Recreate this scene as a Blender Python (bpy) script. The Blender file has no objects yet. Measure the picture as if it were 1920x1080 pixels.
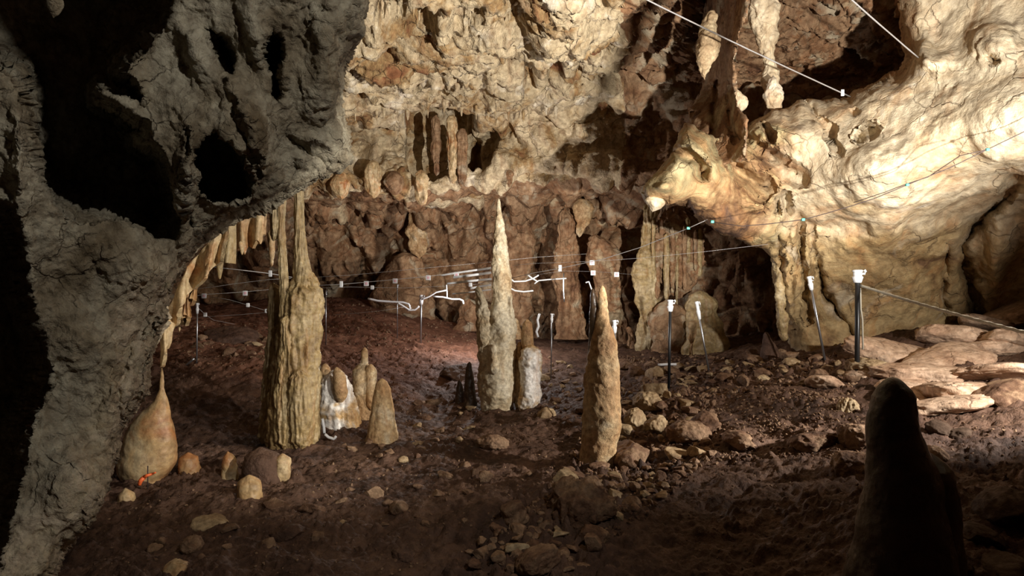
import bpy, math, random
import numpy as np
random.seed(7); RNG = np.random.default_rng(11)
SC = bpy.context.scene
COL = SC.collection
F = 1280.0; CX = 960.0; CY = 540.0; CZ = 1.55

# ------------------------------------------------------------------ camera, world, lights, exposure
cam = bpy.data.objects.new('camera', bpy.data.cameras.new('camera')); COL.objects.link(cam)
cam.data.sensor_width = 36; cam.data.lens = 36 * F / 1920; cam.data.clip_start = .05; cam.data.clip_end = 100
cam.location = (0, 0, CZ); cam.rotation_euler = (math.pi / 2, 0, 0); SC.camera = cam
w = bpy.data.worlds.new('cave_air'); SC.world = w; w.use_nodes = True
w.node_tree.nodes['Background'].inputs[0].default_value = (1, .86, .68, 1)
w.node_tree.nodes['Background'].inputs[1].default_value = .005
SC.view_settings.view_transform = 'Standard'; SC.view_settings.look = 'None'
SC.view_settings.exposure = 0; SC.view_settings.gamma = 1

def spot(name, loc, tgt, power, size, blend=.35, col=(1, .93, .82), rad=.06):
    l = bpy.data.lights.new(name, 'SPOT'); l.energy = power; l.spot_size = math.radians(size); l.spot_blend = blend
    l.color = col; l.shadow_soft_size = rad
    o = bpy.data.objects.new(name, l); COL.objects.link(o); o.location = loc
    import mathutils
    o.rotation_euler = (mathutils.Vector(tgt) - mathutils.Vector(loc)).to_track_quat('-Z', 'Y').to_euler()
    return o
def point(name, loc, power, col=(1, .93, .82), rad=.08):
    l = bpy.data.lights.new(name, 'POINT'); l.energy = power; l.color = col; l.shadow_soft_size = rad
    o = bpy.data.objects.new(name, l); COL.objects.link(o); o.location = loc
    return o
spot('flood_lamp_for_ceiling', (2.9, 1.2, 1.3), (1.7, 9.2, 5.3), 4700, 64, .38, (1, .96, .89), .05)
spot('flood_lamp_right', (5.1, 4.4, 1.7), (1.6, 9, 1.5), 680, 112, .4, (1, .94, .86), .06)
spot('added_spot_low_right', (4.9, 4.5, 1.5), (.95, 6.5, .75), 620, 33, .35, (1, .94, .85), .04)  # added spot, brightens the right side of the half-shaded stalagmite
spot('added_spot_for_column', (3.35, 1.25, 2.2), (-2.69, 6.5, 1.36), 1250, 33, .35, (1, .95, .85), .06)  # added spot that brightens the column and the draperies beside it
spot('flood_lamp_left_rock', (1.5, .4, 3.5), (-1.6, 3.2, 1.3), 215, 76, .6, (1, .97, .90), .10)
point('lamp_behind_stalagmite', (-.3, 12.0, 1.6), 165, (.95, .92, .92), .08)

# ------------------------------------------------------------------ maths
def W(px, py, Y):
    px = np.asarray(px, float); py = np.asarray(py, float); Y = np.asarray(Y, float)
    return np.stack([(px - CX) / F * Y, Y + 0 * px, CZ - (py - CY) / F * Y], -1)
_G = np.array([(1,1,0),(-1,1,0),(1,-1,0),(-1,-1,0),(1,0,1),(-1,0,1),(1,0,-1),(-1,0,-1),(0,1,1),(0,-1,1),(0,1,-1),(0,-1,-1),(1,1,0),(-1,1,0),(0,-1,1),(0,-1,-1)], np.float32)
def _h(ix, iy, iz, seed):
    h = (ix.astype(np.uint32) * np.uint32(374761393)) ^ (iy.astype(np.uint32) * np.uint32(668265263)) ^ (iz.astype(np.uint32) * np.uint32(2246822519)) ^ np.uint32((seed * 3266489917) & 0xffffffff)
    h ^= h >> np.uint32(15); h *= np.uint32(2246822519); h ^= h >> np.uint32(13); h *= np.uint32(3266489917); h ^= h >> np.uint32(16)
    return h
def perlin(P, seed=0):
    P = np.asarray(P, np.float32); sh = P.shape[:-1]; P = P.reshape(-1, 3)
    I = np.floor(P).astype(np.int64); f = P - I; u = f * f * f * (f * (f * 6 - 15) + 10)
    out = np.zeros(len(P), np.float32)
    for dx in (0, 1):
        wx = u[:, 0] if dx else 1 - u[:, 0]
        for dy in (0, 1):
            wy = u[:, 1] if dy else 1 - u[:, 1]
            for dz in (0, 1):
                wz = u[:, 2] if dz else 1 - u[:, 2]
                g = _G[(_h(I[:, 0] + dx, I[:, 1] + dy, I[:, 2] + dz, seed) & np.uint32(15)).astype(np.int64)]
                out += wx * wy * wz * (g[:, 0] * (f[:, 0] - dx) + g[:, 1] * (f[:, 1] - dy) + g[:, 2] * (f[:, 2] - dz))
    return out.reshape(sh)
def fbm(P, freq, oct=4, seed=0, gain=.5, mode=0):
    P = np.asarray(P, np.float32); a = 1.; s = 0; t = 0
    for o in range(oct):
        n = perlin(P * (freq * 2.03 ** o) + 17.3 * o, seed + o)
        if mode == 1: n = np.abs(n) * 2 - .4          # billow: round lumps, sharp creases
        elif mode == 2: n = .4 - np.abs(n) * 2        # ridged
        s = s + a * n; t += a; a *= gain
    return s / t
def worley(P, seed=0, jit=.9):
    P = np.asarray(P, np.float32); sh = P.shape[:-1]; P = P.reshape(-1, 3)
    I = np.floor(P).astype(np.int64); f1 = np.full(len(P), 9., np.float32); f2 = f1.copy()
    for dx in (-1, 0, 1):
        for dy in (-1, 0, 1):
            for dz in (-1, 0, 1):
                c = I + np.array((dx, dy, dz))
                h = _h(c[:, 0], c[:, 1], c[:, 2], seed)
                q = c + .5 + jit * (np.stack([(h & np.uint32(1023)), ((h >> np.uint32(10)) & np.uint32(1023)), ((h >> np.uint32(20)) & np.uint32(1023))], -1) / 1023. - .5)
                d = np.sqrt(((P - q) ** 2).sum(-1))
                f2 = np.minimum(f2, np.maximum(f1, d)); f1 = np.minimum(f1, d)
    return f1.reshape(sh), f2.reshape(sh)
def sstep(a, b, x):
    t = np.clip((x - a) / (b - a), 0, 1); return t * t * (3 - 2 * t)
class RBF:
    def __init__(s, pts, vals, c):
        s.p = np.array(pts, float); s.c = c; v = np.array(vals, float); s.m = v.mean()
        d = np.sqrt(((s.p[:, None] - s.p[None]) ** 2).sum(-1) + c * c)
        s.w = np.linalg.lstsq(d, v - s.m, rcond=None)[0]
    def __call__(s, x, y):
        x = np.asarray(x, float); y = np.asarray(y, float); o = np.full(x.shape, s.m)
        for (a, b), k in zip(s.p, s.w): o = o + k * np.sqrt((x - a) ** 2 + (y - b) ** 2 + s.c ** 2)
        return o
def seg_dist(x, y, poly, closed=True):
    best = np.full(x.shape, 1e9); nx = x.copy(); ny = y.copy()
    n = len(poly)
    for i in range(n if closed else n - 1):
        ax, ay = poly[i]; bx, by = poly[(i + 1) % n]
        L = (bx - ax) ** 2 + (by - ay) ** 2 + 1e-9
        t = np.clip(((x - ax) * (bx - ax) + (y - ay) * (by - ay)) / L, 0, 1)
        qx = ax + t * (bx - ax); qy = ay + t * (by - ay); d = np.hypot(x - qx, y - qy)
        m = d < best; best = np.where(m, d, best); nx = np.where(m, qx, nx); ny = np.where(m, qy, ny)
    return best, nx, ny
def inside(x, y, poly):
    r = np.zeros(x.shape, bool); n = len(poly)
    for i in range(n):
        ax, ay = poly[i]; bx, by = poly[(i + 1) % n]
        if ay == by: continue
        r ^= ((ay > y) != (by > y)) & (x < (bx - ax) * (y - ay) / (by - ay) + ax)
    return r
def sdist(x, y, poly):
    d, nx, ny = seg_dist(x, y, poly); return np.where(inside(x, y, poly), d, -d), nx, ny

# ------------------------------------------------------------------ meshes and tags
def link(name, me, mat=None, parent=None, smooth=True):
    if mat: me.materials.append(mat)
    o = bpy.data.objects.new(name, me); COL.objects.link(o)
    if smooth and len(me.polygons): me.polygons.foreach_set('use_smooth', np.ones(len(me.polygons), bool))
    if parent: o.parent = parent; o.matrix_parent_inverse = parent.matrix_world.inverted() if False else o.matrix_parent_inverse
    return o
def mesh_np(V, Fc):
    me = bpy.data.meshes.new('m'); V = np.ascontiguousarray(V, np.float32).reshape(-1, 3); Fc = np.asarray(Fc, np.int32); k = Fc.shape[1]
    me.vertices.add(len(V)); me.vertices.foreach_set('co', V.ravel())
    me.loops.add(Fc.size); me.loops.foreach_set('vertex_index', Fc.ravel())
    me.polygons.add(len(Fc)); me.polygons.foreach_set('loop_start', np.arange(0, Fc.size, k, dtype=np.int32))
    me.update(calc_edges=True); return me
def grid_faces(n, m, keep=None, wrap=False):
    i, j = np.meshgrid(np.arange(n - 1), np.arange(m if wrap else m - 1), indexing='ij')
    j2 = (j + 1) % m
    f = np.stack([i * m + j, i * m + j2, (i + 1) * m + j2, (i + 1) * m + j], -1).reshape(-1, 4)
    if keep is not None: f = f[keep.ravel()[f].all(1)]
    return f
def compact(V, Fc):
    V = V.reshape(-1, 3); u, inv = np.unique(Fc, return_inverse=True); return V[u], inv.reshape(Fc.shape)
def tag(o, label=None, cat=None, group=None, kind=None):
    if label: o['label'] = label
    if cat: o['category'] = cat
    if cat and not kind: o['kind'] = 'thing'
    if group: o['group'] = group
    if kind: o['kind'] = kind
    return o
def thing(name, label, cat, loc=(0, 0, 0), group=None):
    o = bpy.data.objects.new(name, None); COL.objects.link(o); o.location = loc; o.empty_display_size = .1
    return tag(o, label, cat, group)
def local(V, root):
    return V - np.array(root.location)
def gnorm(P, wrap=False):
    if wrap:
        Q = np.concatenate([P[:, -1:], P, P[:, :1]], 1); du = np.gradient(Q, axis=1)[:, 1:-1]
    else: du = np.gradient(P, axis=1)
    N = np.cross(np.gradient(P, axis=0), du); N /= np.linalg.norm(N, axis=-1, keepdims=True) + 1e-9
    return N
def facing(P, N, cen):
    return N if np.median(((np.array(cen) - P) * N).sum(-1)) > 0 else -N

# ------------------------------------------------------------------ materials
def rock_mat(name, stops, scale=1.0, rough=.75, bump=.02, crack=.5, streak=.0, streak_col=(.25, .07, .02), fine=1.0, spec=.3, crack_scale=3.0, dark=None, pale=None, region=()):
    m = bpy.data.materials.new(name); m.use_nodes = True; nt = m.node_tree; N = nt.nodes; L = nt.links
    b = N['Principled BSDF']; b.inputs['Roughness'].default_value = rough; b.inputs['Specular IOR Level'].default_value = spec
    geo = N.new('ShaderNodeNewGeometry')
    def noise(sc, det=6, dist=0, vec=None, rough=.55):
        n = N.new('ShaderNodeTexNoise'); n.inputs['Scale'].default_value = sc; n.inputs['Detail'].default_value = det
        n.inputs['Roughness'].default_value = rough; n.inputs['Distortion'].default_value = dist
        L.new(vec or geo.outputs['Position'], n.inputs['Vector']); return n.outputs['Fac']
    def ramp(fac, st):
        r = N.new('ShaderNodeValToRGB'); L.new(fac, r.inputs[0]); e = r.color_ramp.elements
        while len(e) < len(st): e.new(.5)
        for k, (p, c) in zip(e, st): k.position = p; k.color = (*c, 1)
        return r.outputs['Color']
    def mix(fac, a, bb, mode='MIX'):
        x = N.new('ShaderNodeMix'); x.data_type = 'RGBA'; x.blend_type = mode
        if isinstance(fac, float): x.inputs[0].default_value = fac
        else: L.new(fac, x.inputs[0])
        for s, v in ((6, a), (7, bb)):
            if isinstance(v, tuple): x.inputs[s].default_value = (*v, 1)
            else: L.new(v, x.inputs[s])
        return x.outputs[2]
    def mr(v, a, bb, c=0., d=1.):
        x = N.new('ShaderNodeMapRange'); L.new(v, x.inputs[0])
        for i, q in enumerate((a, bb, c, d)): x.inputs[i + 1].default_value = q
        return x.outputs[0]
    k = len(stops)
    base = ramp(noise(1.1 * scale, 9, .6, rough=.62), [(.33 + .34 * i / (k - 1), c) for i, c in enumerate(stops)])
    for (att, st2) in region:
        at = N.new('ShaderNodeAttribute'); at.attribute_name = att
        base = mix(at.outputs['Fac'], base, ramp(noise(1.6 * scale, 8, .9, rough=.6), [(.33 + .34 * i / (len(st2) - 1), c) for i, c in enumerate(st2)]))
    mott = noise(9 * scale, 8, .2, rough=.65)
    base = mix(1.0, base, ramp(mott, [(.3, (.50, .45, .41)), (.7, (1.3, 1.28, 1.24))]), 'MULTIPLY')
    if streak:
        mp = N.new('ShaderNodeMapping'); mp.inputs['Scale'].default_value = (5 * scale, 5 * scale, .6 * scale); L.new(geo.outputs['Position'], mp.inputs[0])
        base = mix(mr(noise(1, 5, .3, mp.outputs[0]), .54, .68, 0, streak), base, streak_col)
    if pale: base = mix(mr(noise(1.7 * scale, 7, .8), .56, .66, 0, .8), base, pale)
    if dark: base = mix(mr(noise(.9 * scale + 2, 6, 1.1), .60, .68, 0, .75), base, dark)
    # warped cracks
    vm = N.new('ShaderNodeVectorMath'); vm.operation = 'MULTIPLY_ADD'
    nz = N.new('ShaderNodeTexNoise'); nz.inputs['Scale'].default_value = 2.5 * scale; nz.inputs['Detail'].default_value = 5; L.new(geo.outputs['Position'], nz.inputs['Vector'])
    L.new(nz.outputs['Color'], vm.inputs[0]); vm.inputs[1].default_value = (.55 / scale,) * 3; L.new(geo.outputs['Position'], vm.inputs[2])
    vo = N.new('ShaderNodeTexVoronoi'); vo.feature = 'DISTANCE_TO_EDGE'; vo.inputs['Scale'].default_value = crack_scale; L.new(vm.outputs[0], vo.inputs['Vector'])
    cr = mr(vo.outputs['Distance'], 0, .03, 1, 0)
    gate = mr(noise(1.6 * scale, 3), .44, .6)
    mu = N.new('ShaderNodeMath'); mu.operation = 'MULTIPLY'; L.new(cr, mu.inputs[0]); L.new(gate, mu.inputs[1])
    if crack: base = mix(mr(mu.outputs[0], 0, 1, 0, .6 * crack), base, (.05, .025, .012))
    L.new(base, b.inputs['Base Color'])
    # height
    def add(a, ka, bb, kb):
        x = N.new('ShaderNodeMath'); x.operation = 'MULTIPLY'; L.new(bb, x.inputs[0]); x.inputs[1].default_value = kb
        y = N.new('ShaderNodeMath'); y.operation = 'MULTIPLY_ADD'; L.new(a, y.inputs[0]); y.inputs[1].default_value = ka; L.new(x.outputs[0], y.inputs[2]); return y.outputs[0]
    h = add(noise(6 * scale, 10, .3, rough=.62), 1.0, noise(38 * scale, 6, .0, rough=.6), .26 * fine)
    h = add(h, 1.0, mu.outputs[0], -.35 * crack)
    bp = N.new('ShaderNodeBump'); bp.inputs['Strength'].default_value = 1; bp.inputs['Distance'].default_value = bump
    L.new(h, bp.inputs['Height']); L.new(bp.outputs[0], b.inputs['Normal'])
    L.new(mr(mott, .3, .7, rough + .12, rough - .12), b.inputs['Roughness'])
    return m
def plain(name, col, rough=.5, metal=0., spec=.5):
    m = bpy.data.materials.new(name); m.use_nodes = True; nt = m.node_tree; b = nt.nodes['Principled BSDF']
    n = nt.nodes.new('ShaderNodeTexNoise'); n.inputs['Scale'].default_value = 60
    r = nt.nodes.new('ShaderNodeValToRGB'); r.color_ramp.elements[0].color = (*[c * .7 for c in col], 1); r.color_ramp.elements[1].color = (*[min(1, c * 1.15) for c in col], 1)
    nt.links.new(n.outputs['Fac'], r.inputs[0]); nt.links.new(r.outputs[0], b.inputs['Base Color'])
    b.inputs['Roughness'].default_value = rough; b.inputs['Metallic'].default_value = metal; b.inputs['Specular IOR Level'].default_value = spec
    return m
CREAM = (.64, .52, .34); PALE = (.80, .72, .58); OCHRE = (.40, .26, .12); RUST = (.28, .12, .055); BROWN = (.16, .075, .032); GREYC = (.50, .42, .28)
M = {
 'ceiling': rock_mat('ceiling_limestone', [RUST, OCHRE, CREAM, CREAM, PALE], 1.2, .8, .05, .9, .35, RUST, 1.3, .25, 2.6),
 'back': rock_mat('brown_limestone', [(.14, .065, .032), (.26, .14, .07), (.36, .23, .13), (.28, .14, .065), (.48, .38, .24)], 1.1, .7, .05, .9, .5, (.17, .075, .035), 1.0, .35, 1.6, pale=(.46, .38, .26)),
 'bulge': rock_mat('cream_flowstone', [(.46, .30, .17), (.52, .42, .28), (.60, .52, .38), (.55, .44, .29), (.68, .63, .53)], .8, .72, .035, .8, .3, (.50, .22, .07), 1.2, .3, 2.2,
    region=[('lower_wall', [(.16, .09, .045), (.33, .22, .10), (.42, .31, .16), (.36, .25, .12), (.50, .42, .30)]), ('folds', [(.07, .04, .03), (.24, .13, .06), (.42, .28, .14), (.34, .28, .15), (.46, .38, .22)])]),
 'left': rock_mat('grey_limestone', [(.17, .13, .08), (.32, .27, .19), (.42, .38, .29), (.54, .49, .38)], 2.2, .85, .030, .9, .0, RUST, 1.3, .2, 5.0, region=[('cream_band', [(.42, .33, .21), (.54, .46, .33), (.60, .50, .38), (.56, .50, .34)])]),
 'stal': rock_mat('tan_stalagmite', [(.32, .18, .085), (.44, .28, .14), (.50, .36, .20), (.62, .52, .37)], 2.5, .65, .018, .0, .3, (.45, .2, .06), 1.0, .35, 6),
 'column': rock_mat('ochre_column', [(.26, .17, .075), (.36, .26, .12), (.42, .32, .17), (.50, .41, .25)], 2.0, .5, .014, .0, .5, (.33, .16, .05), .7, .5, 5),
 'bell': rock_mat('smooth_flowstone', [(.40, .18, .07), (.50, .33, .16), (.55, .44, .27), (.42, .22, .09)], 1.6, .5, .010, .0, .3, RUST, .5, .5, 4),
 'whitecap': rock_mat('white_calcite_stalagmite', [(.46, .25, .10), (.62, .42, .2), (.90, .88, .84), (.92, .90, .88)], 2.2, .5, .012, .0, .3, (.45, .2, .06), .6, .5, 4),
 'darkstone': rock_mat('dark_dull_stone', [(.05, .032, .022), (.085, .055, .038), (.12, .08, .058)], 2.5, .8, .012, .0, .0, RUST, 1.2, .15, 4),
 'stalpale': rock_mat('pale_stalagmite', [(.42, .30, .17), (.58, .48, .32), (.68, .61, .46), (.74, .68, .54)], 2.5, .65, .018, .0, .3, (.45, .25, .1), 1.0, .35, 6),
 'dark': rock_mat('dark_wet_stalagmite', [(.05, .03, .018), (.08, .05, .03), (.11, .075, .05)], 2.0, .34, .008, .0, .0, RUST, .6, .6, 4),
 'drape': rock_mat('rusty_drapery', [(.40, .17, .06), (.55, .38, .2), (.62, .48, .28), (.5, .25, .1)], 2.5, .5, .012, .0, .4, (.42, .15, .04), .6, .5, 5),
 'mud': rock_mat('red_brown_mud', [(.055, .028, .018), (.098, .052, .034), (.13, .073, .048), (.18, .105, .07)], 1.2, .7, .035, .0, .0, RUST, 1.6, .35, 3, region=[('red_earth', [(.12, .05, .03), (.19, .085, .05), (.25, .115, .07), (.33, .17, .11)])]),
 'stone': rock_mat('muddy_stone', [(.10, .052, .032), (.18, .10, .06), (.32, .21, .13), (.22, .13, .078)], 2.8, .75, .020, .0, .0, RUST, 1.2, .3, 5),
 'palestone': rock_mat('pale_stone', [(.24, .15, .08), (.40, .29, .17), (.55, .44, .28)], 3, .75, .012, .0, .0, RUST, 1.2, .3, 5),
 'slab': rock_mat('pinkish_flowstone', [(.42, .26, .17), (.58, .40, .28), (.66, .49, .36), (.56, .38, .26)], 1.6, .75, .022, .8, .0, RUST, .8, .3, 2.0),
 'steel': plain('dull_steel', (.45, .46, .48), .35, .9), 'black': plain('black_paint', (.012, .012, .013), .4),
 'white': plain('white_plastic', (.75, .75, .76), .35), 'rope': plain('grey_rope', (.42, .38, .30), .9), 'cable': plain('dark_cable', (.05, .03, .025), .6),
 'wire': plain('bright_wire', (.40, .38, .37), .4, .3), 'green': plain('green_clip', (.08, .42, .33), .5), 'orange': plain('orange_tape', (.9, .16, .04), .5),
 'pink': plain('faded_pink_print', (.75, .45, .5), .7),
}

# ------------------------------------------------------------------ floor
FC = [(960,1080,3.67),(500,1080,3.67),(1400,1080,3.67),(960,900,5.5),(700,1000,4.3),(540,835,6.7),(300,915,5.3),(500,905,5.4),(150,1010,4.2),
 (640,800,7.5),(720,830,6.9),(960,765,8.8),(800,760,9.0),(1000,900,5.5),(1130,872,6.0),(1300,900,5.3),(1500,900,4.9),(1500,780,6.3),(1400,1000,4.1),
 (1240,735,8.2),(1200,790,7.2),(1060,910,5.1),(1000,1040,3.85),(1300,720,8.9),(1340,705,9.6),(1440,668,9.9),(1520,680,8.8),(1600,700,7.8),
 (1700,690,8.0),(1640,640,9.6),(1800,680,7.8),(1900,700,7.2),(1750,625,9.4),(1900,640,8.8),(1900,575,10.2),(1800,605,9.8),(1920,760,5.8),(1750,780,6.0),(1900,900,4.3),(1700,1000,3.6),(1920,1080,3.3),(1600,1080,3.5),
 (380,650,10.5),(450,620,12),(330,600,12.5),(400,790,7.8),(350,700,9.3),(480,690,9.5),(620,640,12.5),(700,590,14.5),(650,560,16),(850,610,15.5),(900,640,14),
 (760,690,10.5),(900,690,10.6),(1030,720,10.2),(1050,690,11.5),(1150,650,13.5),(1250,660,12.8),(1350,655,12.8),(1000,640,15),(100,700,9),(100,600,12),
 (100,2300,1.0),(1900,2300,1.0)]
_w = np.array([W(*c) for c in FC])
pts = [(a[0], a[1]) for a in _w]; vals = [a[2] for a in _w]
pts += [(-6, 5), (-7, 9), (-8, 14), (7, 5), (9, 10), (9, 15), (-2, -3), (3, -3), (0, 18), (-8, 18), (7, 2), (-5, 0)]
vals += [.2, .8, 1.0, .7, 1.6, 1.2, 0, 0, .2, 1.2, .5, 0]
FZ = RBF(pts, vals, .35)
def rubble_mask(x, y):
    d1, _, _ = seg_dist(x, y, [(1.6, 8.6), (1.35, 7.2), (.9, 6.2), (.6, 5.3), (.35, 4.5), (.05, 3.6), (-.1, 2.8)], False)
    d2, _, _ = seg_dist(x, y, [(1.6, 8.6), (2.6, 9.3), (3.6, 8.9), (4.2, 7.9)], False)
    d3, _, _ = seg_dist(x, y, [(-3.6, 10), (-2.6, 10.8), (-1.8, 11.5), (-.7, 12)], False)
    return np.maximum(np.maximum(1 - sstep(.25, .65, d1), 1 - sstep(.3, .7, d2)), .7 * (1 - sstep(.3, .9, d3)))
def floor_z(x, y, hi=True):
    x = np.asarray(x, float); y = np.asarray(y, float); z = FZ(x, y)
    P = np.stack([x, y, 0 * x], -1)
    rm = rubble_mask(x, y)
    z = z + .10 * fbm(P, .9, 3, 3) + .07 * fbm(P, 2.2, 3, 5, .5, 1)
    if hi:
        z = z + (.03 + .05 * rm) * fbm(P, 7, 4, 9, .6, 2) + .022 * fbm(P, 19, 3, 13, .6, 1)
        f1, f2 = worley(P * 7.5, 4); keep = sstep(.0, .5, fbm(P, 1.3, 2, 21) + .12 + .5 * rm)
        z = z + .055 * keep * sstep(.42, .1, f1)
        f1, f2 = worley(P * 16 + 3, 6); z = z + .028 * (.25 + keep) * sstep(.45, .1, f1)
        rip = perlin(np.stack([(x * .35 + y) * 9 + 1.5 * fbm(P, 2, 2, 8), x * 2.2, 0 * x], -1), 2)
        z = z + .035 * rip * sstep(.2, 1.5, x - .15 * y + .3) * (1 - rm)
    return z
ys = np.concatenate([np.linspace(-4, 1.4, 30), 1.4 * (20 / 1.4) ** np.linspace(0, 1, 900)[1:]])
us = np.linspace(-1, 1, 1000)
Yg = np.repeat(ys[:, None], len(us), 1); Xg = us[None] * (1.15 * np.maximum(np.abs(Yg), 3) + 1.2)
Xg = np.clip(Xg, -12, 12)
flo = link('floor', mesh_np(np.stack([Xg, Yg, floor_z(Xg, Yg)], -1), grid_faces(*Xg.shape)), M['mud']); flo['kind'] = 'structure'
_a = flo.data.attributes.new('red_earth', 'FLOAT', 'POINT'); _q = fbm(np.stack([Xg, Yg, 0 * Xg], -1), .8, 4, 44)
_a.data.foreach_set('value', np.ascontiguousarray((sstep(8.3, 10.5, Yg + 2.2 * _q) * (1 - sstep(-1.2, .6, Xg + 2 * _q))).ravel(), np.float32))
_t = 2.2 * (19 / 2.2) ** np.linspace(0, 1, 500)
_lx = np.arange(-9, 9.01, .05); _ly = np.arange(0, 20.01, .05); _LX, _LY = np.meshgrid(_lx, _ly, indexing='ij'); _LZ = floor_z(_LX, _LY, False)
def look(x, y):
    i = np.clip((x + 9) / .05, 0, len(_lx) - 1.001); j = np.clip(y / .05, 0, len(_ly) - 1.001); a = i.astype(int); b = j.astype(int); u = i - a; v = j - b
    return _LZ[a, b] * (1 - u) * (1 - v) + _LZ[a + 1, b] * u * (1 - v) + _LZ[a, b + 1] * (1 - u) * v + _LZ[a + 1, b + 1] * u * v
def ground(px, py, fast=False):
    """the point of the floor seen at a pixel"""
    x = (px - CX) / F * _t; zr = CZ - (py - CY) / F * _t; zf = look(x, _t)
    k = np.argmax(zr < zf) if (zr < zf).any() else len(_t) - 1
    if fast: return float(x[k]), float(_t[k]), 0
    return float(x[k]), float(_t[k]), float(floor_z(x[k:k+1], _t[k:k+1])[0])

# ------------------------------------------------------------------ back wall, shelves and ceiling: one swept shell in world space
# every column: (pixel x, [(pixel y, distance) ...]) floor -> recess -> lower shelf -> upper lip -> ceiling
PR = {
 -500: [(760,13),(640,13),(500,12.5),(400,12),(360,11),(330,10.5),(300,10.3),(260,10.4),(220,10.2),(190,10),(120,9.5),(40,8.5),(-60,7.5),(-400,5.5)],
  560: [(700,17),(560,16.5),(480,16),(400,15),(385,14),(360,13.2),(335,12.6),(290,12.4),(245,12.4),(222,11.6),(150,10.8),(60,9.3),(-60,7.8),(-500,5)],
  680: [(700,17),(560,16.5),(480,16),(400,15.4),(385,14.2),(365,13.2),(340,12.8),(290,13),(235,13),(215,11.8),(150,10.8),(60,9.3),(-60,7.8),(-500,5)],
  800: [(700,17),(590,16.5),(480,16.2),(405,15.6),(385,14.2),(372,13),(345,12.8),(290,13.4),(225,13.4),(205,12.0),(150,11),(60,9.3),(-60,7.8),(-500,5)],
  900: [(700,17),(600,16.5),(480,16.2),(400,15.6),(375,14.4),(352,13.2),(325,12.9),(270,13.3),(228,13.3),(214,12.0),(150,11),(60,9.3),(-60,7.8),(-500,5)],
 1000: [(700,17),(600,16.2),(480,16),(395,15.4),(370,14.2),(345,13),(320,12.8),(270,12.9),(220,12.9),(203,12),(150,11),(60,9.3),(-60,7.8),(-500,5)],
 1140: [(700,17),(600,15.8),(480,15.4),(395,14.8),(370,13.8),(345,12.8),(325,12.5),(270,12.6),(215,12.4),(190,12),(140,11.2),(60,9.6),(-60,7.8),(-500,5)],
 1220: [(720,16),(620,15),(480,14.6),(400,14),(375,13.4),(345,12.6),(330,12.2),(270,12.6),(210,12.6),(170,12.2),(120,11.4),(60,10.4),(-60,8.2),(-500,5)],
 1330: [(720,15),(640,14.4),(520,14.4),(440,14),(400,13.4),(345,12.2),(320,11.8),(270,11.8),(210,11.8),(160,12.2),(110,12.0),(50,11.6),(-60,10.2),(-500,5)],
 1450: [(720,14),(640,13.6),(520,13.6),(440,13),(400,12.4),(345,11.8),(300,11.5),(270,11.4),(210,11.2),(160,12),(110,11.8),(50,11.4),(-60,10),(-500,5)],
 1600: [(720,13),(640,12.6),(520,12.6),(440,12.4),(400,12),(345,11.6),(300,11.3),(250,11.0),(200,10.8),(150,11.4),(100,11.2),(40,10.8),(-60,9.6),(-500,5)],
 1800: [(720,12.5),(640,12.2),(520,12),(440,12),(400,11.6),(345,11.3),(300,11),(250,10.8),(200,10.4),(150,10.2),(100,9.8),(40,9),(-60,8),(-500,5)],
 2500: [(720,11),(640,11),(520,11),(440,11),(400,11),(345,11),(300,11),(250,10.6),(200,10.2),(150,9.8),(100,9.4),(40,8.8),(-60,8),(-500,5)],
}
cols = sorted(PR); C3 = []
for c in cols:
    row = []
    for (py, Y) in PR[c]:
        p = W(c, py, Y); p[0] = (c - CX) / F * max(Y, 7); row.append(p)
    xe = (c - CX) / F * 7
    row += [np.array([xe, 1.5, 5.2]), np.array([xe, -2.0, 4.8]), np.array([xe, -4.2, 3.5]), np.array([xe, -4.6, -.3])]
    C3.append(row)
C3 = np.array(C3)                                                        # (cols, K, 3)
pxs = np.arange(-500, 2500, 3.6)
A = np.stack([[np.interp(pxs, cols, C3[:, k, d]) for d in range(3)] for k in range(C3.shape[1])], 0).transpose(2, 0, 1)   # (nx, K, 3)
dens = [26, 28, 24, 10, 10, 10, 18, 16, 9, 22, 30, 32, 40, 26, 20, 12, 12]
tt = np.concatenate([k + np.arange(n) / n for k, n in enumerate(dens)] + [[float(len(dens))]])
B = np.stack([[np.interp(tt, np.arange(C3.shape[1]), A[i, :, d]) for d in range(3)] for i in range(len(pxs))], 0).transpose(0, 2, 1)
def smooth(P, ax, n):
    for _ in range(n):
        q = P.copy(); s = [slice(None)] * 3; a = [slice(None)] * 3; b = [slice(None)] * 3
        s[ax] = slice(1, -1); a[ax] = slice(0, -2); b[ax] = slice(2, None)
        q[tuple(s)] = .5 * P[tuple(s)] + .25 * (P[tuple(a)] + P[tuple(b)]); P = q
    return P
B = smooth(B, 0, 40); B = smooth(B, 1, 6)
def refine(P, k=2):
    n = P.shape[1]; t = np.linspace(0, n - 1, (n - 1) * k + 1); i = np.minimum(t.astype(int), n - 2); f = (t - i)[None, :, None]
    return P[:, i] * (1 - f) + P[:, i + 1] * f
B = refine(B, 2); T = np.interp(np.linspace(0, len(tt) - 1, B.shape[1]), np.arange(len(tt)), tt)[None]
N = facing(B[:, 200:400], gnorm(B)[:, 200:400], (0, 6, 2)); sgn = 1 if np.allclose(N, gnorm(B)[:, 200:400]) else -1
N = sgn * gnorm(B)
low = 1 - sstep(3.2, 4.6, T); mid = sstep(4.4, 5, T) * (1 - sstep(8.6, 9.2, T)); top = sstep(8.8, 9.6, T)
q = B.copy(); q = q + .25 * np.stack([fbm(B, .8, 2, s) for s in (31, 32, 33)], -1)
f1, f2 = worley(q * np.array((1.15, 1.15, .72)), 41)
lump = sstep(0, .45, f2 - f1)
g1, g2 = worley(q * np.array((2.6, 2.6, 1.7)) + 7, 43)
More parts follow.
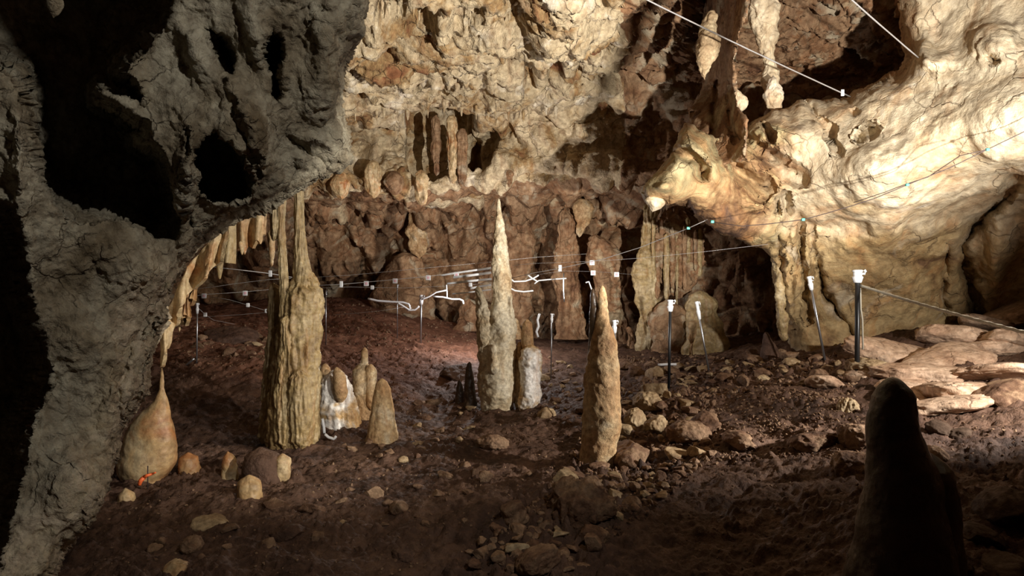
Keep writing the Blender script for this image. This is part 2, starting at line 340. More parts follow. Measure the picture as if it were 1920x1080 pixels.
lump2 = sstep(0, .35, g2 - g1)
flute = fbm(B * np.array((1, 1, .22)), 3.2, 3, 51, .5, 1)
d = low * (.55 * lump + .17 * lump2 - .35 + .14 * flute)
d = d + mid * (.22 * lump - .1 + .10 * lump2 + .16 * fbm(B * np.array((1, 1, .35)), 1.6, 4, 52, .5, 1))
lay = perlin(np.stack([B[..., 0] * .45, B[..., 1] * 3.6 + 1.2 * fbm(B, .7, 3, 62), B[..., 2] * 3.6], -1), 61)
w1, w2 = worley(q * np.array((.7, 1.5, 1.5)) + 20, 47); v1, v2 = worley(q * np.array((1.6, 4.2, 4.2)) + 9, 48)
pit = sstep(.18, .34, fbm(B, 1.1, 3, 91))
d = d - top * .45 * pit + top * (.20 * sstep(0, .25, w2 - w1) - .1 + .07 * sstep(0, .3, v2 - v1))
d = d + top * (.07 * lay + .30 * fbm(B, .75, 5, 63, .55) + .20 * fbm(B * np.array((.7, 1.6, 1.6)), 1.7, 4, 65, .6, 2))
d = d + .10 * fbm(B, 2.4, 4, 71, .6, 2)
PXg = (pxs[:, None] + 26 * fbm(B, 1.3, 3, 93)); Tg = T + .35 * fbm(B, 1.6, 3, 94)
def pm(x0, x1, t0, t1, sx=12, st=.25): return sstep(x0 - sx, x0 + sx, PXg) * (1 - sstep(x1 - sx, x1 + sx, PXg)) * sstep(t0 - st, t0 + st, Tg) * (1 - sstep(t1 - st, t1 + st, Tg))
d = d - 1.1 * pm(768, 888, 6.3, 8.75) - .7 * pm(560, 600, 6.2, 8.6) - .8 * pm(878, 925, 6.3, 7.7, 14) - .9 * pm(715, 812, 11.0, 11.5, 10, .15) - .7 * pm(846, 905, 11.1, 11.45, 10, .12)
d = d - .6 * pm(1030, 1050, 10.0, 10.5, 8, .15) - .5 * pm(985, 1005, 9.9, 10.3, 8, .12) - .5 * pm(650, 690, 6.4, 7.6, 10) + .35 * pm(1000, 1100, 10.9, 12.2, 30, .4) + .25 * pm(930, 1120, 6.0, 8.5, 30)
P = B + N * d[..., None]
N = sgn * gnorm(P)
P = P + N * (.045 * fbm(P, 6.5, 4, 81, .6, 2) * (1 + .8 * top))[..., None]
shell = link('ceiling', mesh_np(P, grid_faces(*P.shape[:2])), M['ceiling']); shell['kind'] = 'structure'
# the recess below the shelf is browner stone
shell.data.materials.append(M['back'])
fi = (((T + .25 * fbm(B, 1.2, 3, 99)) < 5.2) | (PXg > 1165))[:-1, :-1]  # rust-brown right-hand ceiling, with its cast shadow also put into this colour
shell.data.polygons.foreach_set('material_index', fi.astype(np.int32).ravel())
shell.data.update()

# side walls of the chamber, outside the frame
def side_wall(name, x0, sg):
    yy = np.linspace(-5, 19, 200); zz = np.linspace(-.6, 6.2, 60)
    Yw, Zw = np.meshgrid(yy, zz, indexing='ij'); X = x0 + 0 * Yw
    if sg > 0: X = X + .25 * np.maximum(Yw - 3, 0)
    Pw = np.stack([X, Yw, Zw], -1); Pw[..., 0] += sg * -(.5 * fbm(Pw, .5, 4, 5) + .2 * fbm(Pw, 2, 3, 8, .5, 1)) + sg * .35 * (Zw / 3 - 1) ** 2 * -1
    o = link(name, mesh_np(Pw, grid_faces(*Yw.shape)), M['back']); o['kind'] = 'structure'
side_wall('wall_left', -8.2, -1); side_wall('wall_right', 7.2, 1)

# ------------------------------------------------------------------ rock masses: own distance, rounded rims, thickness behind
def relief(poly, ctrl, bbox, step, rr, rd, skirt, band=60, wob=3, feats=(), c=70., seed=0, amps=()):
    x0, y0, x1, y1 = bbox
    gx, gy = np.meshgrid(np.arange(x0, x1 + step, step), np.arange(y0, y1 + step, step), indexing='xy')
    q = np.stack([gx / 30., gy / 30., 0 * gx + seed], -1)
    wx = gx + wob * 2 * fbm(q, 1, 4, seed); wy = gy + wob * 2 * fbm(q + 50, 1, 4, seed + 3)
    sd, nx, ny = sdist(wx, wy, poly)
    fn = RBF([(a[0], a[1]) for a in ctrl], [a[2] for a in ctrl], c)
    out = np.maximum(-sd, 0)
    L = np.maximum(np.hypot(wx - nx, wy - ny), 1e-6)
    bx = np.where(sd < 0, nx + (nx - wx) / L * .35 * out, gx); by = np.where(sd < 0, ny + (ny - wy) / L * .35 * out, gy)
    ix = np.where(sd < 0, nx + (gx - wx), gx); iy = np.where(sd < 0, ny + (gy - wy), gy)
    e = np.clip(sd / rr, 0, 1)
    D = fn(ix, iy) + rd * (1 - np.sqrt(1 - (1 - e) ** 2)) + skirt * (out / band)
    for f in feats: D = D + f(gx, gy, wx, wy)
    bx = np.where(sd < 0, bx + (gx - wx) * np.exp(-out / 10), bx); by = np.where(sd < 0, by + (gy - wy) * np.exp(-out / 10), by)
    P = W(bx, by, D)
    for a in amps:
        Nn = facing(P, gnorm(P), (0, 0, CZ)); dd = a(P)
        P = P + Nn * dd[..., None]
    keep = sd > -band
    V, Fq = compact(P, grid_faces(*gx.shape, keep))
    return V, Fq
def hollow(poly, depth, soft):
    def f(gx, gy, wx, wy):
        sd, _, _ = sdist(wx, wy, poly); return depth * sstep(-soft * .3, soft, sd)
    return f
def groove(line, wd, depth, wob=1):
    def f(gx, gy, wx, wy):
        dd, _, _ = seg_dist(gx + wob * 2 * (wx - gx), gy + wob * 2 * (wy - gy), line, False); return depth * np.exp(-(dd / wd) ** 2)
    return f
def bump_at(px, py, rx, ry, depth, rot=0):
    def f(gx, gy, wx, wy):
        c, s = math.cos(rot), math.sin(rot); a = ((wx - px) * c + (wy - py) * s) / rx; b = (-(wx - px) * s + (wy - py) * c) / ry
        return -depth * np.exp(-(a * a + b * b) * 1.2)
    return f

# right-hand mass: horn, bright bulge, grooved wall below
RP = [(1690,-200),(1700,-20),(1692,50),(1702,100),(1690,138),(1650,152),(1610,172),(1590,186),(1540,194),(1505,188),(1475,205),(1440,215),(1410,232),(1392,255),(1385,275),
 (1350,258),(1318,250),(1300,236),(1285,234),(1274,250),(1264,285),(1240,320),(1215,350),(1211,368),(1240,372),(1290,380),(1312,398),(1332,420),(1355,438),(1400,455),(1445,464),
 (1450,500),(1455,560),(1470,610),(1495,660),(1520,760),(2500,900),(2500,-200)]
RC = [(1215,365,7.5),(1270,310,7.5),(1285,240,7.7),(1330,330,7.9),(1400,300,8.2),(1450,250,8.3),(1450,400,8.5),(1500,200,8.6),(1600,250,7.9),(1600,350,7.9),(1750,230,7.2),(1900,260,6.6),(1900,100,6.9),(1750,60,7.8),
 (1700,410,8.2),(1500,430,8.8),(1480,600,9.7),(1600,550,9.5),(1750,500,9.3),(1870,410,8.5),(1900,520,9.3),(1900,620,9.9),(1700,640,9.9),(1550,720,9.7),(2300,300,5.8),(2500,300,5.6),(2500,700,7),(2200,-200,6.5),(1700,-200,7.5),(2200,700,8.5)]
RF = [groove([(1265,282),(1290,292),(1312,312),(1318,325)], 9, .45), groove([(1345,272),(1375,310),(1400,335),(1440,352)], 13, .5), groove([(1400,262),(1440,290),(1470,325),(1500,335)], 12, .30),
 groove([(1392,250),(1430,275),(1452,300)], 8, .2), hollow([(1425,228),(1440,228),(1452,250),(1448,272),(1435,262),(1425,245)], .4, 6), groove([(1455,375),(1452,400)], 7, .4), groove([(1470,370),(1478,400)], 8, .35),
 hollow([(1605,250),(1625,228),(1645,236),(1630,250),(1610,262)], .4, 5), groove([(1505,188),(1530,215),(1555,235),(1560,260),(1568,285)], 5, .25), hollow([(1847,108),(1862,100),(1878,114),(1860,122)], .3, 5), hollow([(1590,205),(1605,200),(1612,208),(1598,216)], .2, 4),
 groove([(1905,350),(1870,385),(1845,408),(1820,432),(1808,455),(1808,500),(1822,550),(1835,600)], 10, .5), groove([(1536,490),(1545,545),(1575,590),(1608,640)], 6, .35), groove([(1775,460),(1770,520),(1772,580)], 6, .25),
 groove([(1460,440),(1466,560),(1480,640)], 5, .22), groove([(1500,425),(1503,500),(1520,600)], 5, .25), groove([(1520,430),(1528,520)], 4, .15), groove([(1478,430),(1484,560)], 4, .12),
 groove([(1700,420),(1800,402),(1920,395)], 22, .12), groove([(1410,410),(1470,418),(1540,425),(1620,428)], 14, .16),
 bump_at(1560,150,90,45,.15), bump_at(1500,240,60,45,.35), bump_at(1650,330,120,60,.35), bump_at(1330,300,35,70,.25,-.7), bump_at(1420,390,50,25,.25,.4), bump_at(1250,350,30,16,.15,.1),
 bump_at(1870,480,28,80,.35,.1), bump_at(1860,80,50,40,.3), bump_at(1740,110,40,30,.3), bump_at(1480,520,10,90,.15), bump_at(1512,520,9,80,.12)]
V, Q = relief(RP, RC, (1150, -200, 2500, 860), 2.6, 34, .55, 2.6, 60, 4, RF, seed=5, amps=(
    lambda P: .15 * fbm(P, .9, 3, 3, .45) + .07 * fbm(P * np.array((1, 1, .6)), 2.0, 3, 7, .45, 1),
    lambda P: (.010 + .03 * sstep(0, .25, fbm(P, .8, 2, 77))) * fbm(P, 6, 5, 13, .62, 2)))
def pxy(V): return CX + F * V[:, 0] / V[:, 1], CY - F * (V[:, 2] - CZ) / V[:, 1]
def attr(o, name, a):
    t_ = o.data.attributes.new(name, 'FLOAT', 'POINT'); t_.data.foreach_set('value', np.ascontiguousarray(a, np.float32))
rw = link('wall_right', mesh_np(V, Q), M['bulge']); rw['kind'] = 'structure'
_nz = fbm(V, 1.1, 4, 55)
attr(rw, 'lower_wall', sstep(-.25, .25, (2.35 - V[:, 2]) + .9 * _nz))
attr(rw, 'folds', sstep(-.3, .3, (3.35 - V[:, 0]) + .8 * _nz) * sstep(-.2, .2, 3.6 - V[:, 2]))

# hanging partition that climbs from the horn to the ceiling, seen nearly edge-on
PP = [(1310,-300),(1320,20),(1312,60),(1300,85),(1318,150),(1310,180),(1292,205),(1296,240),(1262,290),(1238,330),(1222,352),(1280,350),(1330,320),(1400,300),(1400,225),(1384,200),(1376,120),(1386,60),(1400,20),(1440,-300)]
PC = [(1395,0,7.9),(1390,200,7.9),(1380,100,7.9),(1300,100,10.6),(1310,0,10.6),(1330,150,10.0),(1350,60,9.3),(1350,200,9.0),(1290,240,9.3),(1240,330,8.2),(1300,320,8.3),(1380,280,7.9),(1310,-300,9.6),(1440,-300,7.4)]
V, Q = relief(PP, PC, (1190, -310, 1480, 380), 2.6, 10, .15, 1.4, 40, 3, [groove([(1345,150),(1338,240),(1325,300)], 6, .3), groove([(1368,210),(1376,260)], 6, .2), groove([(1300,210),(1296,290)], 5, .2)], seed=15, amps=(lambda P: .06 * fbm(P * np.array((1, 1, .5)), 2.2, 4, 17, .5, 1), lambda P: .02 * fbm(P, 7, 4, 23, .6, 2)))
tag(link('hanging_drapery', mesh_np(V, Q), M['back']), 'large dark brown drapery hanging from the ceiling above the horn of the bulge', 'drapery')

# left-hand mass in the foreground
LP = [(-900,-700),(720,-700),(690,-100),(685,0),(678,60),(642,120),(640,200),(655,250),(660,300),(636,320),(600,332),(560,354),(500,394),(450,410),(400,440),(355,490),(325,530),(315,560),(318,600),(298,650),(284,700),(280,740),(258,775),
 (234,810),(225,860),(200,910),(165,975),(130,1020),(95,1090),(30,1260),(-900,1300)]
LC = [(100,1000,2.55),(150,850,2.75),(250,700,3.0),(330,480,3.15),(420,420,3.3),(450,300,3.0),(560,320,3.45),(600,200,3.35),(650,0,3.2),(640,280,3.5),(0,500,2.5),(150,450,2.75),(0,250,2.35),(400,150,3.0),(300,60,2.9),(0,0,2.3),(-500,500,2.0),(-500,0,2.0),(300,-400,2.4),(650,-400,2.5),(-500,1200,2.0),(0,1200,2.3),(500,50,3.05),(350,300,2.95)]
LF = [hollow([(-900,-700),(310,-700),(322,0),(312,40),(275,62),(270,85),(235,110),(225,135),(262,180),(190,165),(185,185),(230,205),(272,235),(270,265),(305,300),(325,360),(340,410),(325,440),(292,445),(240,415),(200,405),(150,405),(100,380),(75,345),(60,290),(52,240),(48,180),(30,140),(0,122),(-900,60)], 1.5, 38),
 hollow([(363,310),(366,280),(385,252),(400,246),(430,262),(455,300),(472,345),(466,372),(440,380),(400,378),(375,355)], .75, 14),
 hollow([(385,52),(400,46),(428,70),(442,110),(437,138),(420,130),(398,95)], .35, 12), hollow([(492,82),(515,52),(532,75),(533,110),(528,140),(540,170),(522,197),(500,178),(503,140),(490,105)], .45, 12),
 hollow([(-900,430),(10,395),(38,440),(48,560),(80,640),(82,720),(52,790),(38,860),(12,960),(-15,1060),(-900,1300)], 1.2, 40),
 groove([(350,250),(345,320),(352,380),(358,420)], 4, .06), groove([(420,150),(450,240),(490,330)], 5, .05), groove([(540,260),(590,290),(610,310)], 5, .06), groove([(345,495),(400,450),(470,420),(560,372),(630,335)], 9, .10, .5),
 bump_at(350,340,14,110,.14,.05), bump_at(470,230,26,110,.13,-.5), bump_at(590,265,22,16,.10), bump_at(565,300,16,14,.08), bump_at(610,110,30,110,.12,.1), bump_at(480,60,18,90,.10,-.2), bump_at(370,100,22,70,.10,-.5), bump_at(240,500,90,50,.10,.5), bump_at(170,640,70,90,.10,.5),
 bump_at(40,300,30,120,.10), bump_at(210,740,22,90,.07,.15), bump_at(130,900,50,90,.07,.4), groove([(325,560),(250,640),(225,720),(225,800)], 7, .05), groove([(300,600),(268,700),(262,770)], 5, .05)]
V, Q = relief(LP, LC, (-620, -500, 740, 1290), 2.6, 36, .26, 1.7, 70, 4, LF, seed=9, amps=(
    lambda P: .07 * fbm(P, 1.6, 3, 3, .5) + .06 * fbm(P * np.array((1, 1, .6)), 3.2, 4, 7, .55, 1),
    lambda P: .028 * fbm(P, 12, 5, 13, .6, 2)))
lw = link('wall_left', mesh_np(V, Q), M['left']); lw['kind'] = 'structure'
_x, _y = pxy(V); _sd, _, _ = sdist(_x, _y, LP); attr(lw, 'cream_band', (1 - sstep(60, 125, np.maximum(_sd, 0) + 40 * fbm(V, 2.5, 4, 66))) * sstep(430, 540, _y))

# ------------------------------------------------------------------ stalagmites, columns, stalactites: turned from their silhouettes
def speleo_mesh(rows, Y, amp=.02, freq=9, flute=.0, nf=14, seed=0, th=88, ky=1.0, root=None, extend=0, step=.008, knob=0.):
    rows = sorted(rows); z = np.array([W(0, r[0], Y)[2] for r in rows]); c = np.array([W((r[1] + r[2]) / 2, 0, Y)[0] for r in rows]); rad = np.array([(r[2] - r[1]) / 2 / F * Y for r in rows])
    if extend: z = np.append(z, z[-1] - extend); c = np.append(c, c[-1]); rad = np.append(rad, rad[-1] * 1.15)
    n = max(24, int((z[0] - z[-1]) / step)); s = np.linspace(0, 1, n); zz = z[0] + (z[-1] - z[0]) * s
    ri = np.interp(-zz, -z, rad); ci = np.interp(-zz, -z, c)
    k = max(1, n // 40)
    for _ in range(k * 2):
        ri[1:-1] = .5 * ri[1:-1] + .25 * (ri[2:] + ri[:-2]); ci[1:-1] = .5 * ci[1:-1] + .25 * (ci[2:] + ci[:-2])
    ri = ri * np.sqrt(np.clip((z[0] - zz) / (rad[0] * 1.2 + .004), .0, 1)); ri[0] = 1e-4
    if not extend: ri = ri * np.sqrt(np.clip((zz - z[-1]) / (rad[-1] * 1.2 + .004), 0, 1)); ri[-1] = 1e-4
    a = np.linspace(0, 2 * np.pi, th, endpoint=False)
    ca, sa = np.cos(a)[None], np.sin(a)[None]
    P = np.stack([ci[:, None] + ri[:, None] * ca, Y + ky * ri[:, None] * sa, zz[:, None] + 0 * ca], -1)
    R = np.stack([ca + 0 * ri[:, None], sa + 0 * ri[:, None], 0 * ca + 0 * ri[:, None]], -1)
    d = amp * fbm(P, freq, 4, seed, .55) * 1.6
    if knob: d = d + knob * fbm(P, freq * .35, 2, seed + 5, .5) * 2
    if flute: d = d + flute * fbm(P * np.array((1, 1, .10)), nf, 3, seed + 9, .6, 2) * 1.4
    d = d * np.clip(ri / (.3 * np.median(ri) + 1e-6), .0, 1)[:, None]
    P = P + R * d[..., None]
    if root is not None: P = local(P, root)
    return mesh_np(P, grid_faces(n, th, wrap=True))
def base_of(rows, Y):
    r = max(rows); p = W((r[1] + r[2]) / 2, r[0], Y); return tuple(p)
FEET = []
def stalagmite(name, label, cat, rows, Y, mat, parts=(), group=None, ext=.12, **kw):
    _b = max(rows); FEET.append(((((_b[1] + _b[2]) / 2 - CX) / F * Y), Y, (_b[2] - _b[1]) / 2 / F * Y * 1.15))
    if not parts:
        b = base_of(rows, Y); o = link(name, speleo_mesh(rows, Y, root=type('r', (), {'location': b})(), extend=ext, **kw), M[mat]); o.location = b
        return tag(o, label, cat, group)
    t = thing(name, label, cat, base_of(rows, Y))
    link('shaft', speleo_mesh(rows, Y, root=t, extend=ext, **kw), M[mat], t)
    for (nm, rr, YY, mm, k2) in parts:
        link(nm, speleo_mesh(rr, YY, root=t, **k2), M[mm], t)
    return t
K = dict
stalagmite('stalagmite_column', 'thick ochre flowstone column reaching from the floor up to the overhang', 'column',
  [(500,562,580),(515,552,586),(530,545,594),(548,532,603),(575,528,604),(620,524,601),(680,515,599),(720,508,597),(780,503,598),(815,500,597),(838,503,588)], 6.7, 'column',
  [('stem', [(230,550,576),(360,551,571),(420,551,570),(480,552,576),(520,550,588),(570,546,590)], 6.68, 'column', K(amp=.010, flute=.020, nf=16, seed=3)),
   ('stem', [(230,516,538),(380,517,534),(440,519,533),(500,522,538),(560,526,546),(610,522,552)], 6.6, 'column', K(amp=.010, flute=.020, nf=16, seed=4)),
   ('drip_curtain', [(380,506,522),(410,507,524),(440,507,522),(452,509,516)], 6.6, 'column', K(amp=.010, flute=.02, seed=8)),
   ('buttress', [(530,505,522),(560,504,532),(640,503,530),(720,494,524),(790,489,530),(850,486,540)], 6.85, 'column', K(amp=.02, flute=.03, seed=5)),
   ('drip_lobe', [(590,528,545),(630,527,548),(690,524,550),(740,515,545),(800,515,552),(845,520,550)], 6.52, 'column', K(amp=.02, flute=.035, seed=15)),
   ('drip_lobe', [(690,545,572),(720,540,580),(780,540,585),(845,545,580)], 6.52, 'column', K(amp=.02, flute=.035, seed=16))], amp=.025, flute=.05, nf=13, seed=2)
stalagmite('stalagmite', 'tallest slender pale stalagmite with pointed tip at centre of the chamber', 'stalagmite',
  [(375,934,938),(385,932,939),(410,930,943),(440,927,948),(480,924,954),(520,922,958),(560,921,961),(600,915,965),(650,905,967),(700,899,968),(740,897,966),(768,902,960)], 8.8, 'stalpale',
  [('side_pillar', [(536,893,899),(548,892,904),(575,892,915),(620,894,926),(680,897,932),(770,902,935)], 8.75, 'stalpale', K(amp=.03, seed=7)),
   ('knob', [(645,921,930),(655,919,932),(672,918,932),(692,916,938),(704,918,936)], 8.58, 'stalpale', K(amp=.015, seed=9)),
   ('tip', [(372,934,937),(380,932,938),(388,931,939),(400,929,941)], 8.8, 'stalpale', K(amp=.004, seed=12))], amp=.022, knob=.02, seed=6)
stalagmite('stalagmite', 'short lumpy stalagmite with a thumb-like top touching the tallest one', 'stalagmite',
  [(645,985,1004),(655,978,1012),(680,974,1018),(705,975,1018),(730,972,1014),(755,968,1012),(768,972,1006)], 8.7, 'whitecap',
  [('knob', [(598,983,994),(608,980,999),(625,978,1000),(645,977,1001),(665,980,1002)], 8.75, 'stal', K(amp=.012, seed=17)),
   ('side_pillar', [(640,968,980),(690,964,984),(770,962,986)], 8.8, 'stal', K(amp=.02, seed=18))], amp=.03, knob=.03, seed=16)
stalagmite('stalagmite', 'tall stalagmite half in shade standing at the edge of the stone heap', 'stalagmite',
  [(535,1125,1133),(550,1123,1138),(575,1122,1141),(600,1116,1143),(625,1110,1150),(660,1104,1157),(700,1098,1161),(750,1094,1164),(790,1092,1163),(830,1090,1157),(878,1086,1150)], 6.0, 'stal',
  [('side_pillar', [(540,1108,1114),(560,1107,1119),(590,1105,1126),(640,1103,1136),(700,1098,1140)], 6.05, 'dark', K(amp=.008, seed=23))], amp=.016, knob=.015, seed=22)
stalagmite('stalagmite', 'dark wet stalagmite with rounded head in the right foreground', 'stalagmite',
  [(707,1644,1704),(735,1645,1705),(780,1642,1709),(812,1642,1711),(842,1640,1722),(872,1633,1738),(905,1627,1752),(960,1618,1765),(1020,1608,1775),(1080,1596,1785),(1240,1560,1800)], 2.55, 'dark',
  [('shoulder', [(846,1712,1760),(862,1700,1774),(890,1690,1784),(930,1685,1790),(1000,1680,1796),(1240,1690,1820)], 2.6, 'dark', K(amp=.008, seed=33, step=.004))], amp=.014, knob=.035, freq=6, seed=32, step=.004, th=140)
stalagmite('stalagmite', 'smooth cone stalagmite standing in front of the knobby one beside the column', 'stalagmite',
  [(709,711,722),(716,706,727),(730,703,732),(760,697,737),(790,693,741),(815,689,746),(832,684,750)], 7.0, 'stal', amp=.010, flute=.01, seed=42)
stalagmite('stalagmite', 'knobby tan stalagmite with nipple top behind the smooth cone', 'stalagmite',
  [(678,668,692),(690,662,703),(720,660,705),(760,664,702),(800,668,704)], 7.9, 'stal',
  [('knob', [(651,679,688),(660,677,690),(676,677,690),(690,676,692)], 7.9, 'stal', K(amp=.005, seed=45)),
   ('side_pillar', [(682,688,702),(700,686,706),(740,687,706),(770,688,705)], 7.8, 'stal', K(amp=.015, seed=46))], amp=.02, seed=44)
stalagmite('flowstone_mound', 'squat mound with white calcite skirt just right of the column', 'stalagmite',
  [(692,618,640),(705,606,648),(730,597,658),(755,595,668),(775,596,672),(800,600,676)], 7.6, 'whitecap',
  [('knob', [(681,603,616),(690,600,619),(710,598,622),(735,600,620)], 7.6, 'stal', K(amp=.01, seed=48)),
   ('knob', [(688,622,640),(705,624,648),(735,626,652),(755,632,648)], 7.38, 'stal', K(amp=.01, seed=49))], amp=.02, flute=.03, seed=47)
stalagmite('stalagmite', 'dark little spire left of the tallest stalagmite', 'stalagmite', [(678,877,883),(690,874,885),(715,871,889),(750,868,894)], 8.9, 'dark', amp=.012, seed=51)
stalagmite('stalagmite', 'tiny dark stub left of the dark little spire', 'stalagmite', [(712,858,864),(725,856,868),(750,853,872)], 9.0, 'dark', amp=.012, seed=52)
stalagmite('flowstone_bell', 'bell-shaped smooth flowstone with thin neck beside the left rock', 'flowstone',
  [(545,300,306),(640,299,306),(690,299,308),(730,297,314),(752,292,318),(766,278,321),(785,260,324),(815,238,327),(845,226,330),(868,218,328),(885,222,318),(900,230,305)], 5.6, 'bell', amp=.016, knob=.035, freq=5, seed=61, ky=.7)
for i, (rows, Y, lab, mat) in enumerate([
  ([(848,345,360),(856,338,370),(872,336,374),(890,336,376)], 5.9, 'stubby flat-topped grey stalagmite beside the bell-shaped flowstone', 'bell'),
  ([(846,424,430),(856,419,438),(875,416,444),(900,415,446)], 5.7, 'small pointed stalagmite like a tooth left of the column foot', 'bell'),
  ([(890,455,478),(898,448,487),(915,446,491),(935,446,492)], 5.3, 'low rounded stub with pinkish side below the tooth-like stalagmite', 'bell'),
  ([(850,522,536),(862,516,545),(885,513,546),(905,516,540)], 5.6, 'shiny reddish knob at the foot of the column', 'drape'),
  ([(915,226,244),(922,222,250),(938,222,252)], 4.9, 'rounded orange-brown boulder stub at the foot of the left rock', 'bell'),
  ([(838,474,500),(850,462,520),(880,455,530),(905,452,535)], 5.8, 'broad brown flowstone foot in front of the column', 'mud'),
  ([(622,1432,1440),(640,1430,1450),(660,1427,1462),(675,1425,1468)], 9.9, 'small ragged stalagmite before the dark hollow in the rear wall', 'mud'),
  ([(596,964,970),(604,961,973),(622,957,978),(640,955,982)], 13.6, 'small orange stalagmite far behind the tallest one', 'stal'),
  ([(604,948,956),(612,944,960),(640,940,962)], 14.2, 'tiny pale stalagmite far behind, left of the small orange one', 'stal')]):
    Y = ground((rows[-1][1] + rows[-1][2]) / 2, rows[-1][0] - 4, True)[1] - .03
    stalagmite('stalagmite', lab, 'stalagmite', rows, Y, mat, amp=.014, seed=70 + i, step=.006)
# wall columns and lumps in the rear recess
for i, (rows, Y, lab, mat, fl) in enumerate([
  ([(378,945,985),(395,938,998),(425,940,1000),(450,938,1003),(480,942,1000),(515,944,998),(560,945,995),(600,950,990)], 15.4, 'stack of pale rounded bulges on the rear wall behind the tallest stalagmite', 'back', 0),
  ([(382,768,780),(400,758,792),(440,760,800),(470,770,800),(485,778,795)], 15.3, 'pale upright boulder hanging high on the rear wall', 'stal', 0),
  ([(472,748,770),(490,730,790),(520,712,800),(550,700,815),(585,700,820),(610,710,820)], 15.6, 'large smooth boulder low on the rear wall above the red earth', 'back', 0),
  ([(385,1052,1066),(410,1046,1072),(440,1045,1075),(480,1040,1080),(560,1042,1090),(625,1040,1100)], 14.6, 'narrow brown wall pillar right of the bulge stack', 'back', .05),
  ([(372,1078,1095),(395,1074,1106),(420,1076,1104),(445,1080,1092)], 14.4, 'pale hanging boulder beside the narrow wall pillar', 'stal', 0),
  ([(440,1100,1130),(480,1098,1170),(520,1108,1178),(545,1115,1170),(575,1125,1160)], 14.2, 'wide pale flowstone lobe on the rear wall behind the half-shaded stalagmite', 'back', .05),
  ([(540,1130,1160),(580,1120,1175),(640,1115,1185)], 14.4, 'dark fluted flowstone foot under the wide pale lobe', 'back', .06),
  ([(380,1205,1235),(420,1200,1225),(500,1198,1228),(580,1200,1232),(650,1195,1240)], 12.9, 'tall ochre fluted pillar left of the organ-pipe flowstone', 'column', .06),
  ([(560,1235,1265),(585,1225,1285),(620,1222,1295),(655,1225,1300)], 12.6, 'rounded flowstone mound under the organ-pipe curtain', 'back', .03),
  ([(545,1300,1325),(570,1290,1340),(620,1285,1350),(665,1290,1375)], 12.4, 'pale green-tinged flowstone foot left of the dark hollow', 'column', .03),
  ([(600,1300,1308),(625,1292,1308),(655,1288,1306)], 12.0, 'small slanting pale stalagmite in front of the flowstone foot', 'stal', 0),
  ([(612,1172,1185),(640,1165,1195),(665,1160,1200)], 13.2, 'low tan stub at the foot of the rear wall', 'back', 0),
  ([(560,870,890),(580,858,898),(610,850,905)], 15.0, 'ragged orange boulder on the rear wall left of the tallest stalagmite', 'back', .0)]):
    stalagmite('flowstone_lump', lab, 'flowstone', rows, Y, mat, amp=.11, freq=2.6, flute=fl, nf=8, knob=.10, seed=90 + i, step=.02, ky=.55, ext=0 if 'hanging' in lab else .12)
# organ-pipe flowstone: every pipe a part of the curtain
t = thing('flowstone_curtain', 'organ-pipe flowstone curtain of long brown drips on the rear wall', 'flowstone', tuple(W(1262, 560, 12.6)))
rs = random.Random(4)
link('sheet', speleo_mesh([(385,1225,1315),(430,1222,1322),(480,1226,1320),(520,1235,1312),(560,1245,1300)], 12.95, amp=.05, flute=.08, nf=8, seed=5, ky=.3, root=t, step=.015), M['back'], t)
for i in range(13):
    x = 1226 + i * 7.2 + rs.uniform(-2, 2); a = 3 + rs.random() * 2.4; b = 530 + rs.uniform(-40, 50)
    link('pipe', speleo_mesh([(405 + rs.uniform(0, 40), x - a, x + a), ((420 + b) / 2, x - a * 1.15, x + a * 1.1), (b, x - a * .8, x + a * .8)], 12.82 + rs.uniform(-.06, .06), amp=.02, flute=.02, seed=100 + i, th=24, root=t, step=.015), M['column' if i % 3 == 0 else 'back'], t)

